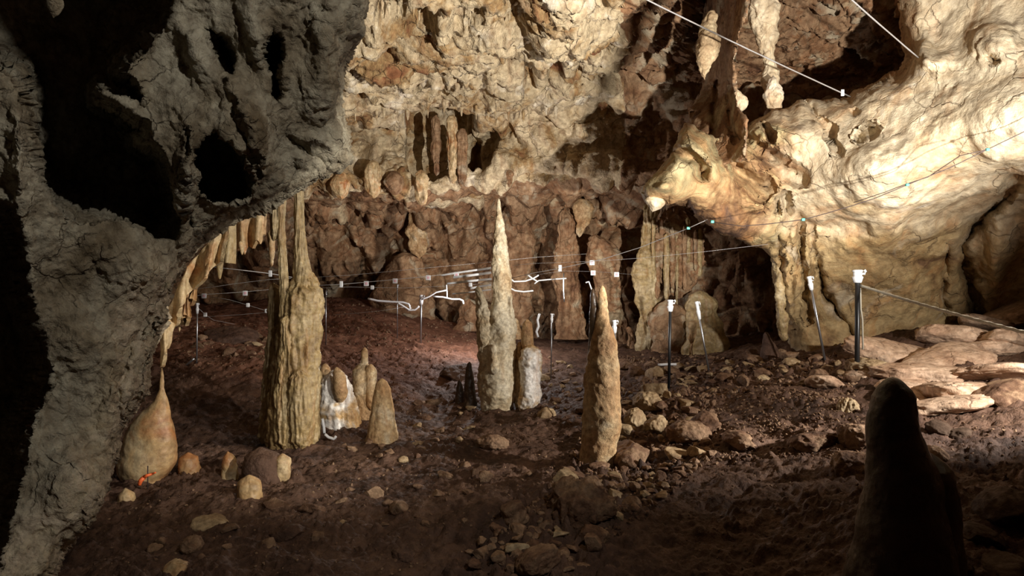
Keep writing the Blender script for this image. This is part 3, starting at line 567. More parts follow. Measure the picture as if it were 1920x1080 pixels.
# ------------------------------------------------------------------ hanging formations
def stalactite(rows, Y, mat, label, group=None, name='stalactite', **kw):
    r = min(rows); p = W((r[1] + r[2]) / 2, r[0], Y); o = link(name, speleo_mesh(rows, Y, root=type('r', (), {'location': tuple(p)})(), **kw), M[mat]); o.location = tuple(p)
    return tag(o, label, 'stalactite', group)
for i, (rows, Y, lab, mat) in enumerate([
  ([(-30,1395,1470),(10,1400,1462),(50,1412,1456),(90,1425,1452),(120,1432,1455),(170,1438,1456),(200,1440,1452)], 9.2, 'long cream stalactite hanging above the bright bulge', 'bulge'),
  ([(140,1443,1456),(160,1438,1466),(185,1432,1478),(215,1428,1492)], 8.9, 'scaly grey cone standing on top of the bright bulge', 'bulge'),
  ([(20,1325,1345),(75,1310,1350),(95,1304,1345),(120,1305,1335),(138,1312,1330),(150,1318,1326)], 8.5, 'yellowish drop-shaped stalactite lit against the dark recess', 'palestone'),
  ([(10,1368,1400),(45,1374,1386),(70,1374,1385),(95,1375,1381),(112,1374,1378)], 9.2, 'thin orange blade stalactite left of the long cream one', 'bulge'),
  ([(150,1374,1378),(170,1373,1388),(190,1374,1400),(205,1378,1396),(212,1382,1388)], 9.0, 'small tan blade hanging low before the dark recess', 'bulge'),
  ([(365,1212,1232),(378,1212,1238),(390,1216,1234),(398,1220,1226)], 7.75, 'flat orange lobe hanging below the horn of the bulge', 'bulge'),
  ([(430,1450,1468),(480,1452,1466),(560,1456,1468),(640,1462,1478)], 9.5, 'pale wall rib at the left edge of the bright wall', 'column'),
  ([(-1700,2070,2210),(-900,2080,2200),(-300,2095,2190),(0,2105,2182),(250,2118,2170),(440,2135,2155)], 2.9, 'long grey stalactite added out of view on the far right to shade the ceiling', 'left'),  # unseen stalactite added by the lamp to cast shadow on the ceiling
  ([(-20,78,124),(5,86,120),(22,90,112),(34,96,104)], 2.3, 'short stalactite tip lit in the dark upper left', 'left')]):
    stalactite(rows, Y, mat, lab, amp=.06 if Y > 5 else .006, freq=5, knob=.05 if Y > 5 else 0, seed=130 + i, step=.01)
# rust-coloured wall ribs of the mid shelf
for i, (x, y0, y1, a, Yd) in enumerate([(818,215,330,9,12.9),(848,215,345,10,12.7),(866,240,352,8,12.7),(700,300,372,16,12.7),(740,320,366,20,12.6),(790,318,385,14,12.5),(955,318,352,6,12.5),(640,320,375,18,12.6)]):
    stalactite([(y0, x - a, x + a), ((y0 + y1) / 2, x - a * 1.1, x + a * .9), (y1, x - a * .5, x + a * .6)], Yd, 'drape' if i % 2 else 'back',
      ['thin rusty rib dividing the dark niche of the shelf', 'reddish rib standing right of the dark niche', 'short rusty rib near the middle of the shelf', 'brown lobe on the shelf left of the niche', 'wide brown lobe under the shelf left of the niche', 'rusty tongue hanging below the shelf', 'small orange tongue under the shelf left of the tallest tip', 'brown lobe of the shelf beside the left rock'][i],
      name='flowstone_rib', amp=.05, freq=4, flute=.04, nf=7, seed=160 + i, step=.02)
# fringe of little stalactites along the ceiling lips
rs = random.Random(9)
for i in range(46):
    if i < 22: x = 600 + i * 21 + rs.uniform(-8, 8); y = 212 + rs.uniform(-8, 8) - (8 if 780 < x < 860 else 0); Y = 11.7; h = rs.uniform(6, 20)
    else: x = 700 + (i - 22) * 18 + rs.uniform(-8, 8); y = rs.uniform(8, 26); Y = 8.9; h = rs.uniform(8, 22)
    a = rs.uniform(1.5, 3.4)
    stalactite([(y - 14, x - a * 1.8, x + a * 1.8), (y, x - a, x + a), (y + h, x - .5, x + .5)], Y, 'ceiling', 'small stalactite in the fringe along the upper ceiling lip' if i < 22 else 'small stalactite in the fringe at the top of the picture', 'lip stalactites' if i < 22 else 'ceiling fringe stalactites', amp=.01, seed=200 + i, th=16, step=.01)

# draperies below the left rock
def drape(name, label, top, bot, Y, mat, seed=0, folds=5, amp=.05, th=.022, nu=120, nv=60):
    a = np.array(top, float); b = np.array(bot, float); u = np.linspace(0, 1, nu); v = np.linspace(0, 1, nv)
    ta = np.linspace(0, 1, len(a)); tb = np.linspace(0, 1, len(b))
    A_ = np.stack([np.interp(u, ta, a[:, k]) for k in (0, 1)], -1); B_ = np.stack([np.interp(u, tb, b[:, k]) for k in (0, 1)], -1)
    px = A_[:, None] * (1 - v[None, :, None]) + B_[:, None] * v[None, :, None]
    Yd = Y + amp * np.sin(u * folds * 6.28 + seed)[:, None] * (.3 + .7 * v[None]) + 0 * px[..., 0]
    P = W(px[..., 0], px[..., 1], Yd); Nn = facing(P, gnorm(P), (0, 0, CZ)); P = P + Nn * (.02 * fbm(P * np.array((1, 1, .3)), 9, 3, seed, .5, 1))[..., None]
    P2 = P - Nn * th; V = np.stack([P, P2], 0).reshape(-1, 3); f = grid_faces(nu, nv); n = nu * nv
    side = []
    for i in range(nu - 1):
        for j in (0, nv - 1): p, q_ = i * nv + j, (i + 1) * nv + j; side.append((p, q_, q_ + n, p + n))
    for j in range(nv - 1):
        for i in (0, nu - 1): p, q_ = i * nv + j, i * nv + j + 1; side.append((p, q_, q_ + n, p + n))
    loc = P[0, 0]; o = link(name, mesh_np(V - loc, np.concatenate([f, f + n, np.array(side)])), M[mat]); o.location = tuple(loc)
    return tag(o, label, 'drapery')
drape('drapery', 'rust-striped flowstone drapery running down under the left rock edge', [(300,640),(318,575),(352,500),(400,445),(425,425)], [(300,690),(325,620),(345,560),(385,520),(412,490)], 4.2, 'drape', 3, 3)
drape('drapery', 'cream curtain with a hole hanging left of the column', [(395,445),(420,430),(443,405)], [(400,480),(420,492),(443,495)], 4.7, 'column', 1, 1, .04)
drape('drapery', 'brownish curtain with ragged hem hanging next to the cream curtain', [(440,400),(470,392),(500,380)], [(445,470),(452,455),(458,478),(466,462),(474,466),(482,450),(488,458),(495,440)], 4.9, 'drape', 2, 2, .03)
drape('drapery', 'narrow pale fringe of drapery hanging lowest under the left rock', [(332,560),(345,540),(368,520)], [(334,605),(340,590),(347,612),(354,580),(362,560)], 4.3, 'bell', 5, 3)
for i, (rows, lab) in enumerate([([(480,402,420),(495,404,419),(510,407,417),(524,410,414)], 'small tooth stalactite below the cream curtain'), ([(555,331,340),(590,333,339),(622,335,338)], 'thin straw stalactite left of the pale fringe'), ([(585,322,329),(610,318,326),(640,314,322),(655,312,316)], 'crooked thin stalactite along the rock edge'), ([(452,446,456),(465,449,457),(478,452,456)], 'short white-tipped stalactite under the brownish curtain'), ([(430,500,516),(470,504,516),(500,506,512)], 'dark brown stalactite hanging just left of the column')]):
    stalactite(rows, 4.4 if i != 4 else 6.9, 'drape' if i != 0 else 'column', lab, amp=.006, seed=230 + i, step=.005, th=32)

# ------------------------------------------------------------------ stones
def ico(sub):
    bpy_me = bpy.data.meshes.new('ico'); import bmesh
    b = bmesh.new(); bmesh.ops.create_icosphere(b, subdivisions=sub, radius=1); b.verts.ensure_lookup_table()
    V = np.array([v.co[:] for v in b.verts]); Fc = np.array([[v.index for v in f.verts] for f in b.faces]); b.free(); bpy.data.meshes.remove(bpy_me); return V, Fc
ICO4, ICO3, ICO2 = ico(5), ico(4), ico(2)
def rock_shape(seed, base=ICO3, cuts=9, flat=1.0, rough=.08, d0=.55):
    r = np.random.default_rng(seed); V = base[0].copy(); V = V * (1, .8 + .3 * r.random(), .7 + .3 * r.random())
    for _ in range(cuts):
        n = r.normal(size=3); n /= np.linalg.norm(n); d = d0 + .3 * r.random(); k = V @ n - d; V = V - np.maximum(k, 0)[:, None] * n * .95
    n0 = V / (np.linalg.norm(V, axis=1, keepdims=True) + 1e-6)
    V = V + n0 * (rough * fbm(V + seed, 2.2, 4, seed, .6)[:, None] * 1.5)
    V = V * (1, 1, flat); return V, base[1]
ROCKS = []
for s in range(14):
    V, Fc = rock_shape(300 + s, ICO3, 12 + s % 5, .7 + .3 * (s % 3) / 2, .13, .38)
    m1 = mesh_np(V, Fc); m1.materials.append(M['stone'])
    m2 = m1.copy(); m2.materials.clear(); m2.materials.append(M['palestone']); ROCKS.append((m1, m2))
PLACED = []
def put_rock(px, py, wpx, label, group=None, pale=False, name='stone', cat='stone', hs=1.0, sink=.35, mesh=None, yaw=None):
    x, y, z = ground(px, py); s = wpx / 2 / F * y * (1 if mesh else 1.75)
    me = mesh or random.choice(ROCKS)[1 if pale else 0]
    o = bpy.data.objects.new(name, me); COL.objects.link(o)
    o.scale = (s * random.uniform(.9, 1.15), s * random.uniform(.75, 1.1), s * hs * random.uniform(.8, 1.1))
    o.rotation_euler = (random.uniform(-.35, .35), random.uniform(-.35, .35), random.uniform(0, 6.28) if yaw is None else yaw)
    o.location = (x, y, z + s * hs * (.5 - sink)); PLACED.append((x, y, s)); return tag(o, label, cat, group)
def boulder(seed, mat, flat, rough=.12, cuts=8, ridges=0):
    V, Fc = rock_shape(seed, ICO4, cuts, flat, rough, .6)
    if ridges: n0 = V / np.linalg.norm(V, axis=1, keepdims=True); V = V + n0 * (ridges * fbm(V * np.array((2.2, 1, .45)), 2.2, 3, seed, .5, 2))[:, None]
    me = mesh_np(V, Fc); me.materials.append(M[mat]); return me
for i, (px, py, wd, lab, mat, hs, fl, rg) in enumerate([
  (1085, 965, 150, 'ridged brown boulder in the heap below the half-shaded stalagmite', 'stone', .75, 1, .25),
  (1175, 865, 110, 'rounded boulder with a lit shoulder right of the half-shaded stalagmite foot', 'stone', .8, 1, .05),
  (1110, 1010, 70, 'angular dark block below the ridged boulder', 'stone', .8, 1, 0),
  (1010, 1060, 110, 'long dark block at the bottom edge beneath the heap', 'stone', .5, 1, .1),
  (925, 840, 70, 'dark rounded boulder with lit upper edge on the open mud', 'stone', .7, 1, .05),
  (1325, 800, 70, 'flat-topped tan block right of the heap', 'stone', .6, 1, 0),
  (1385, 835, 70, 'dark block with rim light right of the flat-topped tan block', 'stone', .7, 1, 0),
  (1215, 765, 60, 'pale crusty stone on top of the heap', 'palestone', .9, 1, .1),
  (1190, 800, 50, 'upright pale stone near the top of the heap', 'palestone', 1.1, 1, .1),
  (1230, 810, 50, 'pale chipped stone right of the upright pale one', 'palestone', 1.1, 1, .1),
  (1290, 820, 80, 'broken brown block in the middle of the heap', 'stone', .7, 1, .1),
  (1525, 840, 80, 'dark jagged block left of the foreground stalagmite', 'stone', .7, 1, .1),
  (1610, 830, 80, 'knobbly block touching the left of the foreground stalagmite head', 'stone', .8, 1, .15),
  (1545, 725, 80, 'flat tan stone left of the black post', 'slab', .5, 1, 0),
  (1640, 705, 110, 'crusty cream stone right of the black post', 'palestone', .5, 1, .15),
  (1590, 770, 40, 'small bright crumbled stone at the foot of the black post', 'palestone', 1.2, 1, .2),
  (1600, 880, 90, 'dark lump beside the neck of the foreground stalagmite', 'stone', .8, 1, .1),
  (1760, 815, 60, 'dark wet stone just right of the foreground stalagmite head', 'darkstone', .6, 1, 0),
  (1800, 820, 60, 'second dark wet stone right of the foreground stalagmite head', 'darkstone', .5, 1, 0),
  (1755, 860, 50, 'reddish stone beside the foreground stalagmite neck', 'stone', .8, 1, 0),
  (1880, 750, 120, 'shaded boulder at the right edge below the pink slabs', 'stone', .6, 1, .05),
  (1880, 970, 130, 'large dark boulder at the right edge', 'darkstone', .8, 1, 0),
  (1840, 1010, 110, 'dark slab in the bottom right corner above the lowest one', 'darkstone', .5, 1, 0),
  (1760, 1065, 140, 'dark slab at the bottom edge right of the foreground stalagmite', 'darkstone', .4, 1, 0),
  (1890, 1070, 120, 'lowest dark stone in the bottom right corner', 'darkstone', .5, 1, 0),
  (440, 640, 100, 'heap-like red earth lump on the left mound', 'mud', .6, 1, .1),
  (430, 665, 30, 'small pinkish stone on the left mound', 'stone', 1, 1, 0),
  (360, 1030, 50, 'flaky brown stone at the lower left', 'stone', .9, 1, .1),
  (330, 1070, 60, 'flat reddish stone at the lower left edge', 'drape', .5, 1, 0),
  (540, 1005, 60, 'peaked brown stone on the mud below the column', 'mud', .8, 1, 0),
  (760, 1045, 60, 'dark crumbly lump near the bottom centre', 'mud', .9, 1, .2),
  (850, 705, 70, 'dark cut block of mud behind the cone stalagmite', 'mud', .5, 1, 0),
  (1140, 655, 60, 'flat tan rock at the foot of the rear wall', 'stone', .6, 1, 0)]):
    put_rock(px, py, wd, lab, None, False, 'boulder', 'boulder', hs, .3, boulder(500 + i, mat, fl, .12, 8, rg), None)
# pinkish terraces on the right: every slab by itself
def slab_mesh(seed):
    r = np.random.default_rng(seed); V = ICO4[0].copy(); V[:, 2] = np.sign(V[:, 2]) * np.abs(V[:, 2]) ** .55
    a = np.arctan2(V[:, 1], V[:, 0]); lob = 1 + .14 * np.sin(2 * a + r.random() * 6) + .10 * np.sin(3 * a + r.random() * 6) + .06 * np.sin(5 * a + r.random() * 6)
    V = V * np.stack([lob, lob, np.ones(len(a))], -1); n = V / np.linalg.norm(V, axis=1, keepdims=True)
    V = V + n * (.09 * fbm(V, 1.6, 5, seed, .6) + .05 * fbm(V * (1, 1, 3), 2.5, 4, seed + 2, .55, 1))[:, None] * 2
    me = mesh_np(V, ICO4[1]); me.materials.append(M['slab']); me.polygons.foreach_set('use_smooth', np.ones(len(me.polygons), bool)); return me
for i, (px, py, wd, hs, lab) in enumerate([
  (1680,668,135,.34,'smooth pink flowstone slab first right of the black post'), (1790,640,120,.34,'rounded pink slab with a curled left rim against the wall'), (1775,684,140,.3,'broad smooth pink slab in the middle of the terraces'),
  (1915,655,130,.3,'pink slab reaching the right edge below the rope'), (1905,590,140,.32,'highest pink slab where the terraces meet the right edge'), (1850,612,90,.3,'small pink slab under the rope between the higher slabs'),
  (1855,662,125,.32,'humped pink slab between the broad middle one and the right edge'), (1640,705,95,.3,'small pinkish ledge between the black post and the terraces'),
  (1730,705,130,.26,'tongue of pink flowstone sloping toward the black post'), (1850,712,160,.2,'thin pink slab along the front of the terraces'), (1810,738,120,.34,'tilted angular pinkish block below the terraces'),
  (1770,762,130,.26,'grey-pink flat block behind the foreground stalagmite head'), (1710,738,110,.24,'low pink slab left of the tilted block'), (1925,700,120,.26,'pink slab cut off by the right edge of the picture')]):
    put_rock(px, py, wd * 1.12, lab, None, False, 'flowstone_slab', 'slab', hs * .85, .45, slab_mesh(600 + i), random.uniform(-.3, .3))
# loose stones: one object each
def scatter(n, poly, smin, smax, label, group, pale=.3, hs=.8):
    xs = [p[0] for p in poly]; ysl = [p[1] for p in poly]; k = 0
    while k < n:
        px = random.uniform(min(xs), max(xs)); py = random.uniform(min(ysl), max(ysl))
        if not inside(np.array([px]), np.array([py]), poly)[0]: continue
        sz = random.uniform(smin, smax) * (1 if random.random() < .8 else 1.35); tries = tries + 1 if k else 1
        gx_, gy_, _ = ground(px, py, True); sw = sz * 1.75 / 2 / F * gy_
        if tries < 4000 and any((gx_ - a) ** 2 + (gy_ - b) ** 2 < (.72 * (sw + c)) ** 2 for a, b, c in PLACED): continue
        put_rock(px, py, sz, label, group, random.random() < pale, hs=hs); k += 1
scatter(80, [(1170,745),(1240,720),(1330,790),(1340,850),(1290,900),(1200,960),(1120,1000),(1040,960),(1060,890),(1150,860)], 12, 34, 'small broken stone in the heap right of the half-shaded stalagmite', 'stones of the central heap', .35)
scatter(36, [(940,980),(1040,960),(1120,1010),(1100,1075),(880,1075),(900,1020)], 16, 46, 'dark broken stone at the bottom end of the heap', 'stones at the bottom of the heap', .1)
scatter(62, [(1160,680),(1260,690),(1350,690),(1440,660),(1500,665),(1620,690),(1600,740),(1440,715),(1330,735),(1240,730),(1165,705)], 9, 30, 'stone in the low bank running below the rear wall', 'stones of the far bank', .35)
scatter(26, [(800,745),(900,745),(900,800),(830,870),(640,860),(620,830),(760,780)], 8, 22, 'stone scattered on the mud around the cone stalagmite', 'stones around the cone stalagmite', .35)
scatter(26, [(1020,665),(1080,670),(1090,780),(1020,790),(1015,720)], 8, 20, 'stone behind and beside the lumpy stalagmite', 'stones between the two central stalagmites', .3)
scatter(30, [(600,930),(1000,820),(1040,900),(900,1040),(300,1060),(260,980)], 10, 34, 'stone lying loose on the dark foreground mud', 'stones on the foreground mud', .2)
scatter(26, [(420,600),(530,650),(500,680),(340,660),(400,620)], 8, 18, 'reddish stone on the left mound behind the column', 'stones on the left mound', .1)
# gravel: uncountable crumbs, one object
def crumbs(n, regions):
    PL = np.array(PLACED + FEET); V0, F0 = rock_shape(77, ICO2, 12, .8, .16, .32); Vs = []; Fs = []; k = 0; r = np.random.default_rng(5)
    for (poly, cnt, a, b) in regions:
        p = np.array(poly, float); c = r.random((cnt * 4, 2)) * (p.max(0) - p.min(0)) + p.min(0); c = c[inside(c[:, 0], c[:, 1], poly)][:cnt]
        for (px, py) in c:
            # world position on the mean floor
            Y = None; x = (px - CX) / F * _t2; zr = CZ - (py - CY) / F * _t2; zf = look(x, _t2); q = np.argmax(zr < zf)
            s = r.uniform(a, b) / F * _t2[q] / 2
            if ((PL[:, 0] - x[q]) ** 2 + (PL[:, 1] - _t2[q]) ** 2 < (PL[:, 2] * .95) ** 2).any(): continue
            R = np.linalg.qr(r.normal(size=(3, 3)))[0]
            Vs.append((V0 * s * (1, r.uniform(.6, 1), r.uniform(.5, 1))) @ R + (x[q], _t2[q], 0)); Fs.append(F0 + k); k += len(V0)
    V = np.concatenate(Vs); cen = V.reshape(-1, len(V0), 3).mean(1); cz = floor_z(cen[:, 0], cen[:, 1]); V[:, 2] += np.repeat(cz, len(V0)); return V, np.concatenate(Fs)
_t2 = 2.2 * (19 / 2.2) ** np.linspace(0, 1, 260)
V, Fc = crumbs(0, [([(1150,730),(1340,740),(1340,860),(1200,980),(1010,1080),(880,1080),(1040,900)], 2600, 6, 24), ([(1160,670),(1620,670),(1600,760),(1200,740)], 1300, 5, 16), ([(1250,740),(1600,740),(1640,860),(1300,870)], 1500, 4, 12),
  ([(1300,860),(1620,860),(1620,1080),(1200,1080)], 350, 3, 9), ([(200,960),(620,860),(1080,800),(1000,1080),(150,1080)], 700, 3, 12), ([(600,620),(900,640),(1090,700),(1090,830),(600,840)], 700, 3, 9), ([(330,600),(520,600),(520,700),(330,720)], 300, 3, 9), ([(600,560),(860,560),(890,640),(600,660)], 450, 3, 10),
  ([(1700,740),(1920,740),(1920,1080),(1800,1080)], 250, 3, 12)])
tag(link('gravel', mesh_np(V, Fc), M['stone'], smooth=False), 'crumbs of stone and clay strewn over the cave floor', 'gravel', kind='stuff')

# ------------------------------------------------------------------ posts, wires, rope
def tube_mesh(pts, r, seg=8, origin=(0, 0, 0), sub=1, twist=0):
    P = np.array(pts, float)
    if sub > 1:
        n = len(P); t = np.linspace(0, n - 1, (n - 1) * sub + 1); P = np.stack([np.interp(t, np.arange(n), P[:, k]) for k in range(3)], -1)
        if np.ndim(r): r = np.interp(t, np.arange(n), np.asarray(r, float))
    Tn = np.gradient(P, axis=0); Tn /= np.linalg.norm(Tn, axis=1, keepdims=True) + 1e-9
    up = np.array((0, 0, 1.)) if abs(Tn[:, 2]).mean() < .9 else np.array((0, 1., 0))
    A_ = np.cross(Tn, up); A_ /= np.linalg.norm(A_, axis=1, keepdims=True); B_ = np.cross(Tn, A_)
    a = np.linspace(0, 2 * np.pi, seg, endpoint=False)[None]; rr = np.broadcast_to(np.asarray(r, float), (len(P),))[:, None]
    if twist:
        s = np.concatenate([[0], np.cumsum(np.linalg.norm(np.diff(P, axis=0), axis=1))])[:, None]; rr = rr * (1 + .22 * np.cos(3 * (a - s * twist)))
    V = P[:, None] + A_[:, None] * (np.cos(a) * rr)[..., None] + B_[:, None] * (np.sin(a) * rr)[..., None]
    n = len(P); f = grid_faces(n, seg, wrap=True); V = V.reshape(-1, 3) - np.array(origin)
    V = np.concatenate([V, (P[0] - origin)[None], (P[-1] - origin)[None]])
    caps = [(n * seg, (j + 1) % seg, j, j) for j in range(seg)] + [(n * seg + 1, (n - 1) * seg + j, (n - 1) * seg + (j + 1) % seg, (n - 1) * seg + (j + 1) % seg) for j in range(seg)]
    return V, f, np.array(caps)
def tube(name, pts, r, mat, parent=None, seg=8, sub=1, origin=(0, 0, 0), twist=0):
    V, f, caps = tube_mesh(pts, r, seg, origin, sub, twist)
    faces = [tuple(q) for q in f] + [tuple(q[:3]) for q in caps]
    me = bpy.data.meshes.new(name); me.from_pydata([tuple(v) for v in V], [], faces); me.update()
    o = link(name, me, M[mat], parent); return o
def wpts(pp, Y0, Y1=None):
    Y1 = Y0 if Y1 is None else Y1; n = len(pp); return [W(p[0], p[1], Y0 + (Y1 - Y0) * i / max(1, n - 1)) for i, p in enumerate(pp)]
def box_mesh(c, sx, sy, sz, bev=.2):
    import bmesh
    b = bmesh.new(); bmesh.ops.create_cube(b, size=1); bmesh.ops.scale(b, vec=(sx, sy, sz), verts=b.verts)
    bmesh.ops.bevel(b, geom=list(b.edges), offset=min(sx, sy, sz) * bev, segments=2, affect='EDGES', profile=.5)
    bmesh.ops.translate(b, vec=c, verts=b.verts); me = bpy.data.meshes.new('box'); b.to_mesh(me); b.free(); return me
def post(top, base, Y, lab, r=.011, mat='steel', cap='white', capl=22, group=None, tall=0):
    pb = W(base[0], base[1], Y); z = float(floor_z(np.array([pb[0]]), np.array([pb[1]]))[0]); pt = W(top[0], top[1], Y)
    t = thing('fence_post', lab, 'post', tuple(pb), group); org = np.array(pb)
    foot = np.array(pb); dirn = (pb - pt) / np.linalg.norm(pb - pt)
    if z < pb[2]: foot = pb + dirn * (pb[2] - z) / max(.3, -dirn[2])
    tube('rod', [pt + dirn * .02, (pt + foot) / 2, foot + dirn * .06], r, mat, t, 12, 1, org)
    L = capl / F * Y; k = Y / F
    c0, c1 = pt, pt + dirn * L
    tube('insulator', [c0, c0 + dirn * L * .12, c0 + dirn * L * .15, c0 + dirn * L * .5, c0 + dirn * L * .55, c1], np.array([r * 1.9, r * 2.2, r * 1.7, r * 1.7, r * 2.2, r * 1.5]), cap, t, 14, 1, org)
    tube('hook', [c0 + dirn * L * .3, c0 + dirn * L * .3 + np.array((r * 2.8, -.01, 0)), c0 + dirn * L * .15 + np.array((r * 3.2, -.01, 0)), c0 + dirn * L * .0 + np.array((r * 2.6, -.01, 0))], r * .5, cap, t, 6, 1, org)
    return t
POSTS = [((370,568),(369,672),9.6,'thin grey post with white head standing on the left mound', .010,'steel','white',20),
 ((611,545),(611,612),12.0,'thin plain grey rod just right of the column', .010,'steel','steel',10),
 ((745,533),(745,578),13.2,'short thin rod hung between the wires left of the silver post', .010,'steel','steel',8),
 ((790,553),(789,618),12.6,'silver post with bright head on the red earth left of the tallest stalagmite', .019,'steel','white',18),
 ((1035,588),(1033,706),10.6,'slim grey post with white head behind the half-shaded stalagmite, on its left', .010,'steel','white',17),
 ((1113,570),(1112,690),6.6,'post hidden behind the half-shaded stalagmite with white head showing at its left', .009,'black','white',18),
 ((1152,600),(1156,760),7.4,'grey-blue post with thick white head behind the half-shaded stalagmite, on its right', .012,'steel','white',24),
 ((1257,562),(1254,732),8.3,'black post with white head on the stone heap', .018,'black','white',22),
 ((1306,565),(1331,706),9.4,'leaning steel post with white head right of the black post on the heap', .013,'steel','white',34),
 ((1517,518),(1548,682),8.7,'leaning steel post with white head before the bright wall', .015,'steel','white',26)]
for (tp, bs, Y, lab, r, mt, cp, cl) in POSTS: post(tp, bs, Y, lab, r, mt, cp, cl)
pb = W(1607, 735, 7.6); t = post((1608,506), (1607,738), 7.6, 'tall black post with white head that holds the rope', .027, 'black', 'white', 24)
tube('cord', [W(1613, 540, 7.6), W(1614, 580, 7.6), W(1617, 600, 7.6), W(1618, 655, 7.6)], .010, 'rope', t, 8, 1, np.array(pb) * 0 + np.array(t.location))
def sag(a, b, n, s): return [(a[0] + (b[0] - a[0]) * i / n, a[1] + (b[1] - a[1]) * i / n + s * 4 * (i / n) * (1 - i / n)) for i in range(n + 1)]
def wire(name, lab, cat, pp, Y0, Y1, r, mat, tags=(), **kw):
    P = wpts(pp, Y0, Y1); t = thing(name, lab, cat, tuple(P[0])); org = np.array(P[0])
    tube('strand', P, r * kw.get('k', .6), mat, t, kw.get('seg', 6), 1, org, kw.get('twist', 0))
    arr = np.array(pp)
    for (tx, kind) in tags:
        i = int(np.argmin(abs(arr[:, 0] - tx))); p = P[i] - org; k = P[i][1] / F
        ty = arr[i]
        if kind == 's':
            o = link('tag', box_mesh((p[0], p[1] - .006, p[2] - .3 * 9 * k), 9 * k, .004, 9 * k, .1), M['white'], t)
            link('print', box_mesh((p[0], p[1] - .009, p[2] - .3 * 9 * k), 5 * k, .001, 5 * k, .1), M['pink'], o)
        elif kind == 'c': link('clip', box_mesh((p[0], p[1] - .006, p[2]), 6 * k, .02, 12 * k), M['white'], t)
        elif kind == 'g': link('clip', box_mesh((p[0], p[1] - .01, p[2]), 6 * k, .025, 5 * k), M['green'], t)
        elif kind == 'r': link('ring', box_mesh((p[0], p[1] - .006, p[2]), 7 * k, .02, 8 * k, .45), M['white'], t)
    if len(tags) == 0: t['category'] = cat
    return t
R = wire('rope', 'slack grey rope running from the tall black post to the right edge', 'rope', sag((1612,535),(1990,640),60,4), 7.6, 5.0, .014, 'rope', seg=10, twist=110, k=1)
wire('steel_cable', 'steel cable slanting from the top edge to the top of the bright bulge', 'cable', sag((1150,-32),(1594,181),30,3), 6.4, 8.35, .008, 'wire', [(1575, 'c')], twist=60, k=1)
wire('steel_cable', 'steel cable slanting into the bright rock at the upper right', 'cable', sag((1545,-48),(1722,108),20,2), 6.2, 7.5, .0075, 'wire', twist=60, k=1)
wire('black_cable', 'dark cable with green clips drooping across the bright wall', 'cable', [(1990,205),(1920,247),(1850,281),(1780,315),(1700,347),(1640,372),(1600,385),(1550,400),(1505,412),(1440,420),(1390,424),(1335,416)], 6.0, 7.2, .008, 'cable', [(1850,'g'),(1700,'g'),(1505,'g'),(1335,'g')])
wire('black_cable', 'short upper strand splitting off the dark cable on the bright wall', 'cable', [(1850,281),(1800,292),(1770,312),(1740,332),(1700,345),(1660,360),(1600,380)], 6.1, 6.8, .007, 'cable')
WL = [('light wire continuing from the horn down to the left toward the tallest stalagmite', [(1326,412),(1290,428),(1250,444),(1200,464),(1130,486),(1050,503),(1000,512),(958,522)], 7.3, 9.5, .007, [(1290,'g'),(1050,'c')]),
 ('faint thin wire crossing the dark hollow and organ pipes', [(1440,458),(1320,472),(1200,484),(1110,490),(1000,494),(960,498)], 8.5, 9.5, .003, [(1110,'s')]),
 ('thin upper wire from the column toward the tallest stalagmite', [(588,520),(655,516),(741,508),(803,502),(860,497),(920,491),(1010,482),(1100,476)], 9.0, 9.6, .004, []),
 ('tagged wire with white squares between column and tallest stalagmite', [(600,535),(640,533),(687,529),(741,524),(803,518),(856,512),(920,505)], 8.8, 9.4, .006, [(640,'c'),(687,'s'),(741,'s'),(803,'s'),(856,'s')]),
 ('low thin wire with a white knob left of the silver post', [(600,540),(655,538),(698,539),(760,540),(840,536),(882,534),(920,530)], 9.0, 9.4, .004, [(698,'r'),(882,'r')]),
 ('wire with two white square tags crossing left of the column', [(350,558),(383,552),(420,550),(460,547),(505,543),(560,540)], 8.2, 8.8, .005, [(383,'s'),(460,'s')]),
 ('upper pale wire descending from the drapery to the column', [(395,500),(440,505),(475,509),(507,513),(560,522)], 7.6, 8.2, .009, [(507,'c')]),
 ('thin wire just above the two tagged squares', [(330,546),(400,538),(440,532),(505,524),(560,521)], 8.4, 8.8, .004, []),
 ('lowest thin wire left of the column', [(325,600),(385,594),(450,590),(510,585),(560,582)], 8.6, 9.0, .003, []),
 ('slanting thin wire ending in a white knob left of the column', [(392,556),(430,562),(465,572),(500,583),(520,586)], 8.6, 8.8, .004, [(465,'r'),(500,'r')]),
 ('thin wire from the left mound post back to the column', [(370,576),(385,590),(400,600),(440,608)], 9.6, 10.5, .004, [(385,'r')]),
 ('faint wire over the red earth under the white pipes', [(600,592),(660,588),(720,582),(760,575)], 11.5, 11.8, .004, []),
 ('wire with pale squares passing behind the half-shaded stalagmite', [(1000,516),(1056,508),(1112,509),(1156,512),(1200,516)], 9.6, 10.2, .002, [(1112,'s'),(1156,'s')])]
for (lab, pp, Y0, Y1, r, tg) in WL: wire('fence_wire', lab, 'wire', pp, Y0, Y1, r, 'wire', tg)
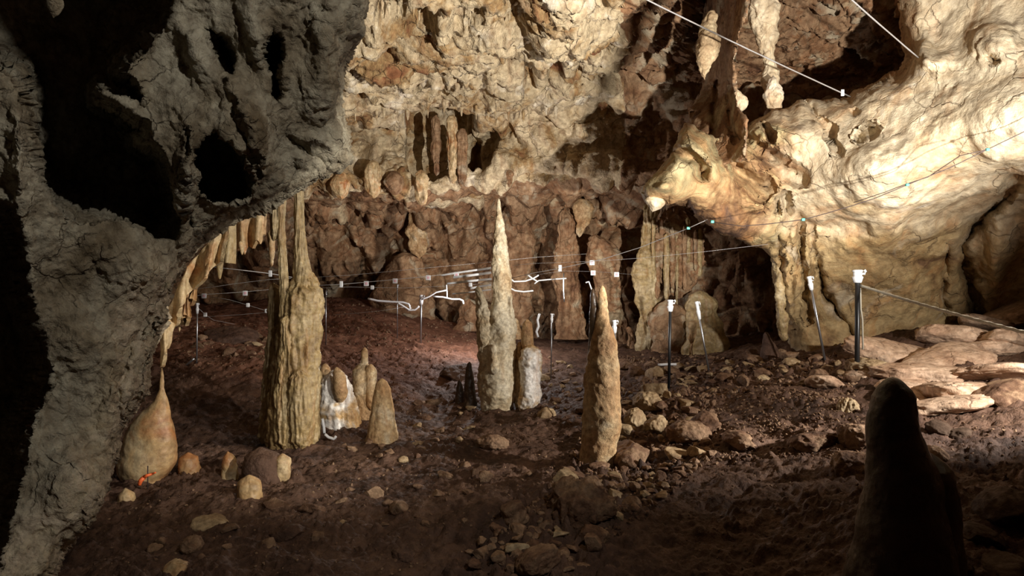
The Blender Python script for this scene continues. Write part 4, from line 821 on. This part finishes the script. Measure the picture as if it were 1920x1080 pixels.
# bright white rods and bent pipes near the tallest stalagmite
for (lab, pp, Y, r) in [('topmost bright white rod left of the tallest stalagmite', [(828,516),(860,511),(895,506),(921,502)], 9.3, .014), ('second bright white rod left of the tallest stalagmite', [(850,520),(885,516),(921,511)], 9.3, .018),
  ('third bright white rod left of the tallest stalagmite', [(838,532),(880,527),(922,523)], 9.3, .016), ('lowest bright white rod left of the tallest stalagmite', [(882,541),(900,537),(921,534)], 9.3, .014), ('thin white rod under the bright ones', [(848,551),(880,548),(920,543)], 9.3, .010),
  ('white bent rod leaving the tallest stalagmite to the right', [(956,522),(964,528),(985,527),(1000,522),(1010,516)], 9.2, .011), ('curved white rod right of the tallest stalagmite', [(954,539),(966,545),(982,547),(1000,545)], 9.2, .011),
  ('white rod ending behind the light wire', [(1002,532),(1010,526),(1030,524),(1062,522)], 9.8, .010), ('short crossed white rod right of the tallest stalagmite', [(990,516),(998,522),(1008,528)], 9.8, .012),
  ('white pipe with a hooked end on the red earth', [(690,560),(708,564),(735,566),(755,567),(766,570),(770,577),(764,583)], 12.6, .020), ('curly white pipe joined to the silver post', [(745,568),(756,574),(768,582),(778,581),(786,574)], 12.5, .018),
  ('white pipe bent down at its right end beside the silver post', [(812,556),(830,557),(848,561),(862,561),(868,564),(869,570)], 12.5, .016), ('slanting white pipe above the silver post', [(790,562),(805,556),(818,548),(838,544)], 12.5, .014),
  ('hanging pale rod behind the half-shaded stalagmite, on its left', [(1057,512),(1057,545),(1058,566)], 11, .010), ('bent white wire hanging at the left tip of the half-shaded stalagmite', [(1098,530),(1104,528),(1110,545),(1115,560)], 8.5, .008),
  ('white twisted strip behind the lumpy stalagmite', [(1012,588),(1008,600),(1010,612),(1006,622),(1009,632)], 11, .018), ('white rod lying on the ground beside the black post of the heap', [(1234,684),(1250,683),(1268,683)], 9.3, .018),
  ('short white tube propped upright by the column foot', [(604,785),(607,800),(608,812)], 6.9, .016), ('white bent tube lying by the column foot', [(609,814),(616,820),(626,823),(630,818)], 6.8, .014),
  ('small vertical rod with clips above the right white pipe', [(837,534),(838,548),(838,560)], 12.5, .012), ('thin grey stick lying on the left mound', [(340,692),(352,682),(364,672)], 9.6, .015)]:
    P = wpts(pp, Y); o = tube('white_rod' if 'grey' not in lab else 'stick', P, r, 'white' if 'grey' not in lab and 'pale' not in lab else 'steel', None, 10, 3, np.array(P[0])); o.location = tuple(P[0]); tag(o, lab, 'rod')
# orange marker by the bell
x, y, z = ground(290, 915); y -= .1
t = thing('marker_flag', 'orange tape marker on a thin dark stick beneath the bell-shaped flowstone', 'marker', (x, y, z)); k = y / F
tube('stick', [(0, 0, -.05), (0, 0, 26 * k), (0, 0, 48 * k)], 1.1 * k, 'cable', t)
tube('tape', [(-13 * k, -.02, 14 * k), (-10 * k, -.03, 22 * k), (-5 * k, -.01, 28 * k), (2 * k, -.03, 32 * k), (8 * k, 0, 33 * k), (17 * k, -.02, 37 * k)], [3.5 * k, 4.5 * k, 4 * k, 3 * k, 2.5 * k, 1.5 * k], 'orange', t, 6, 3)
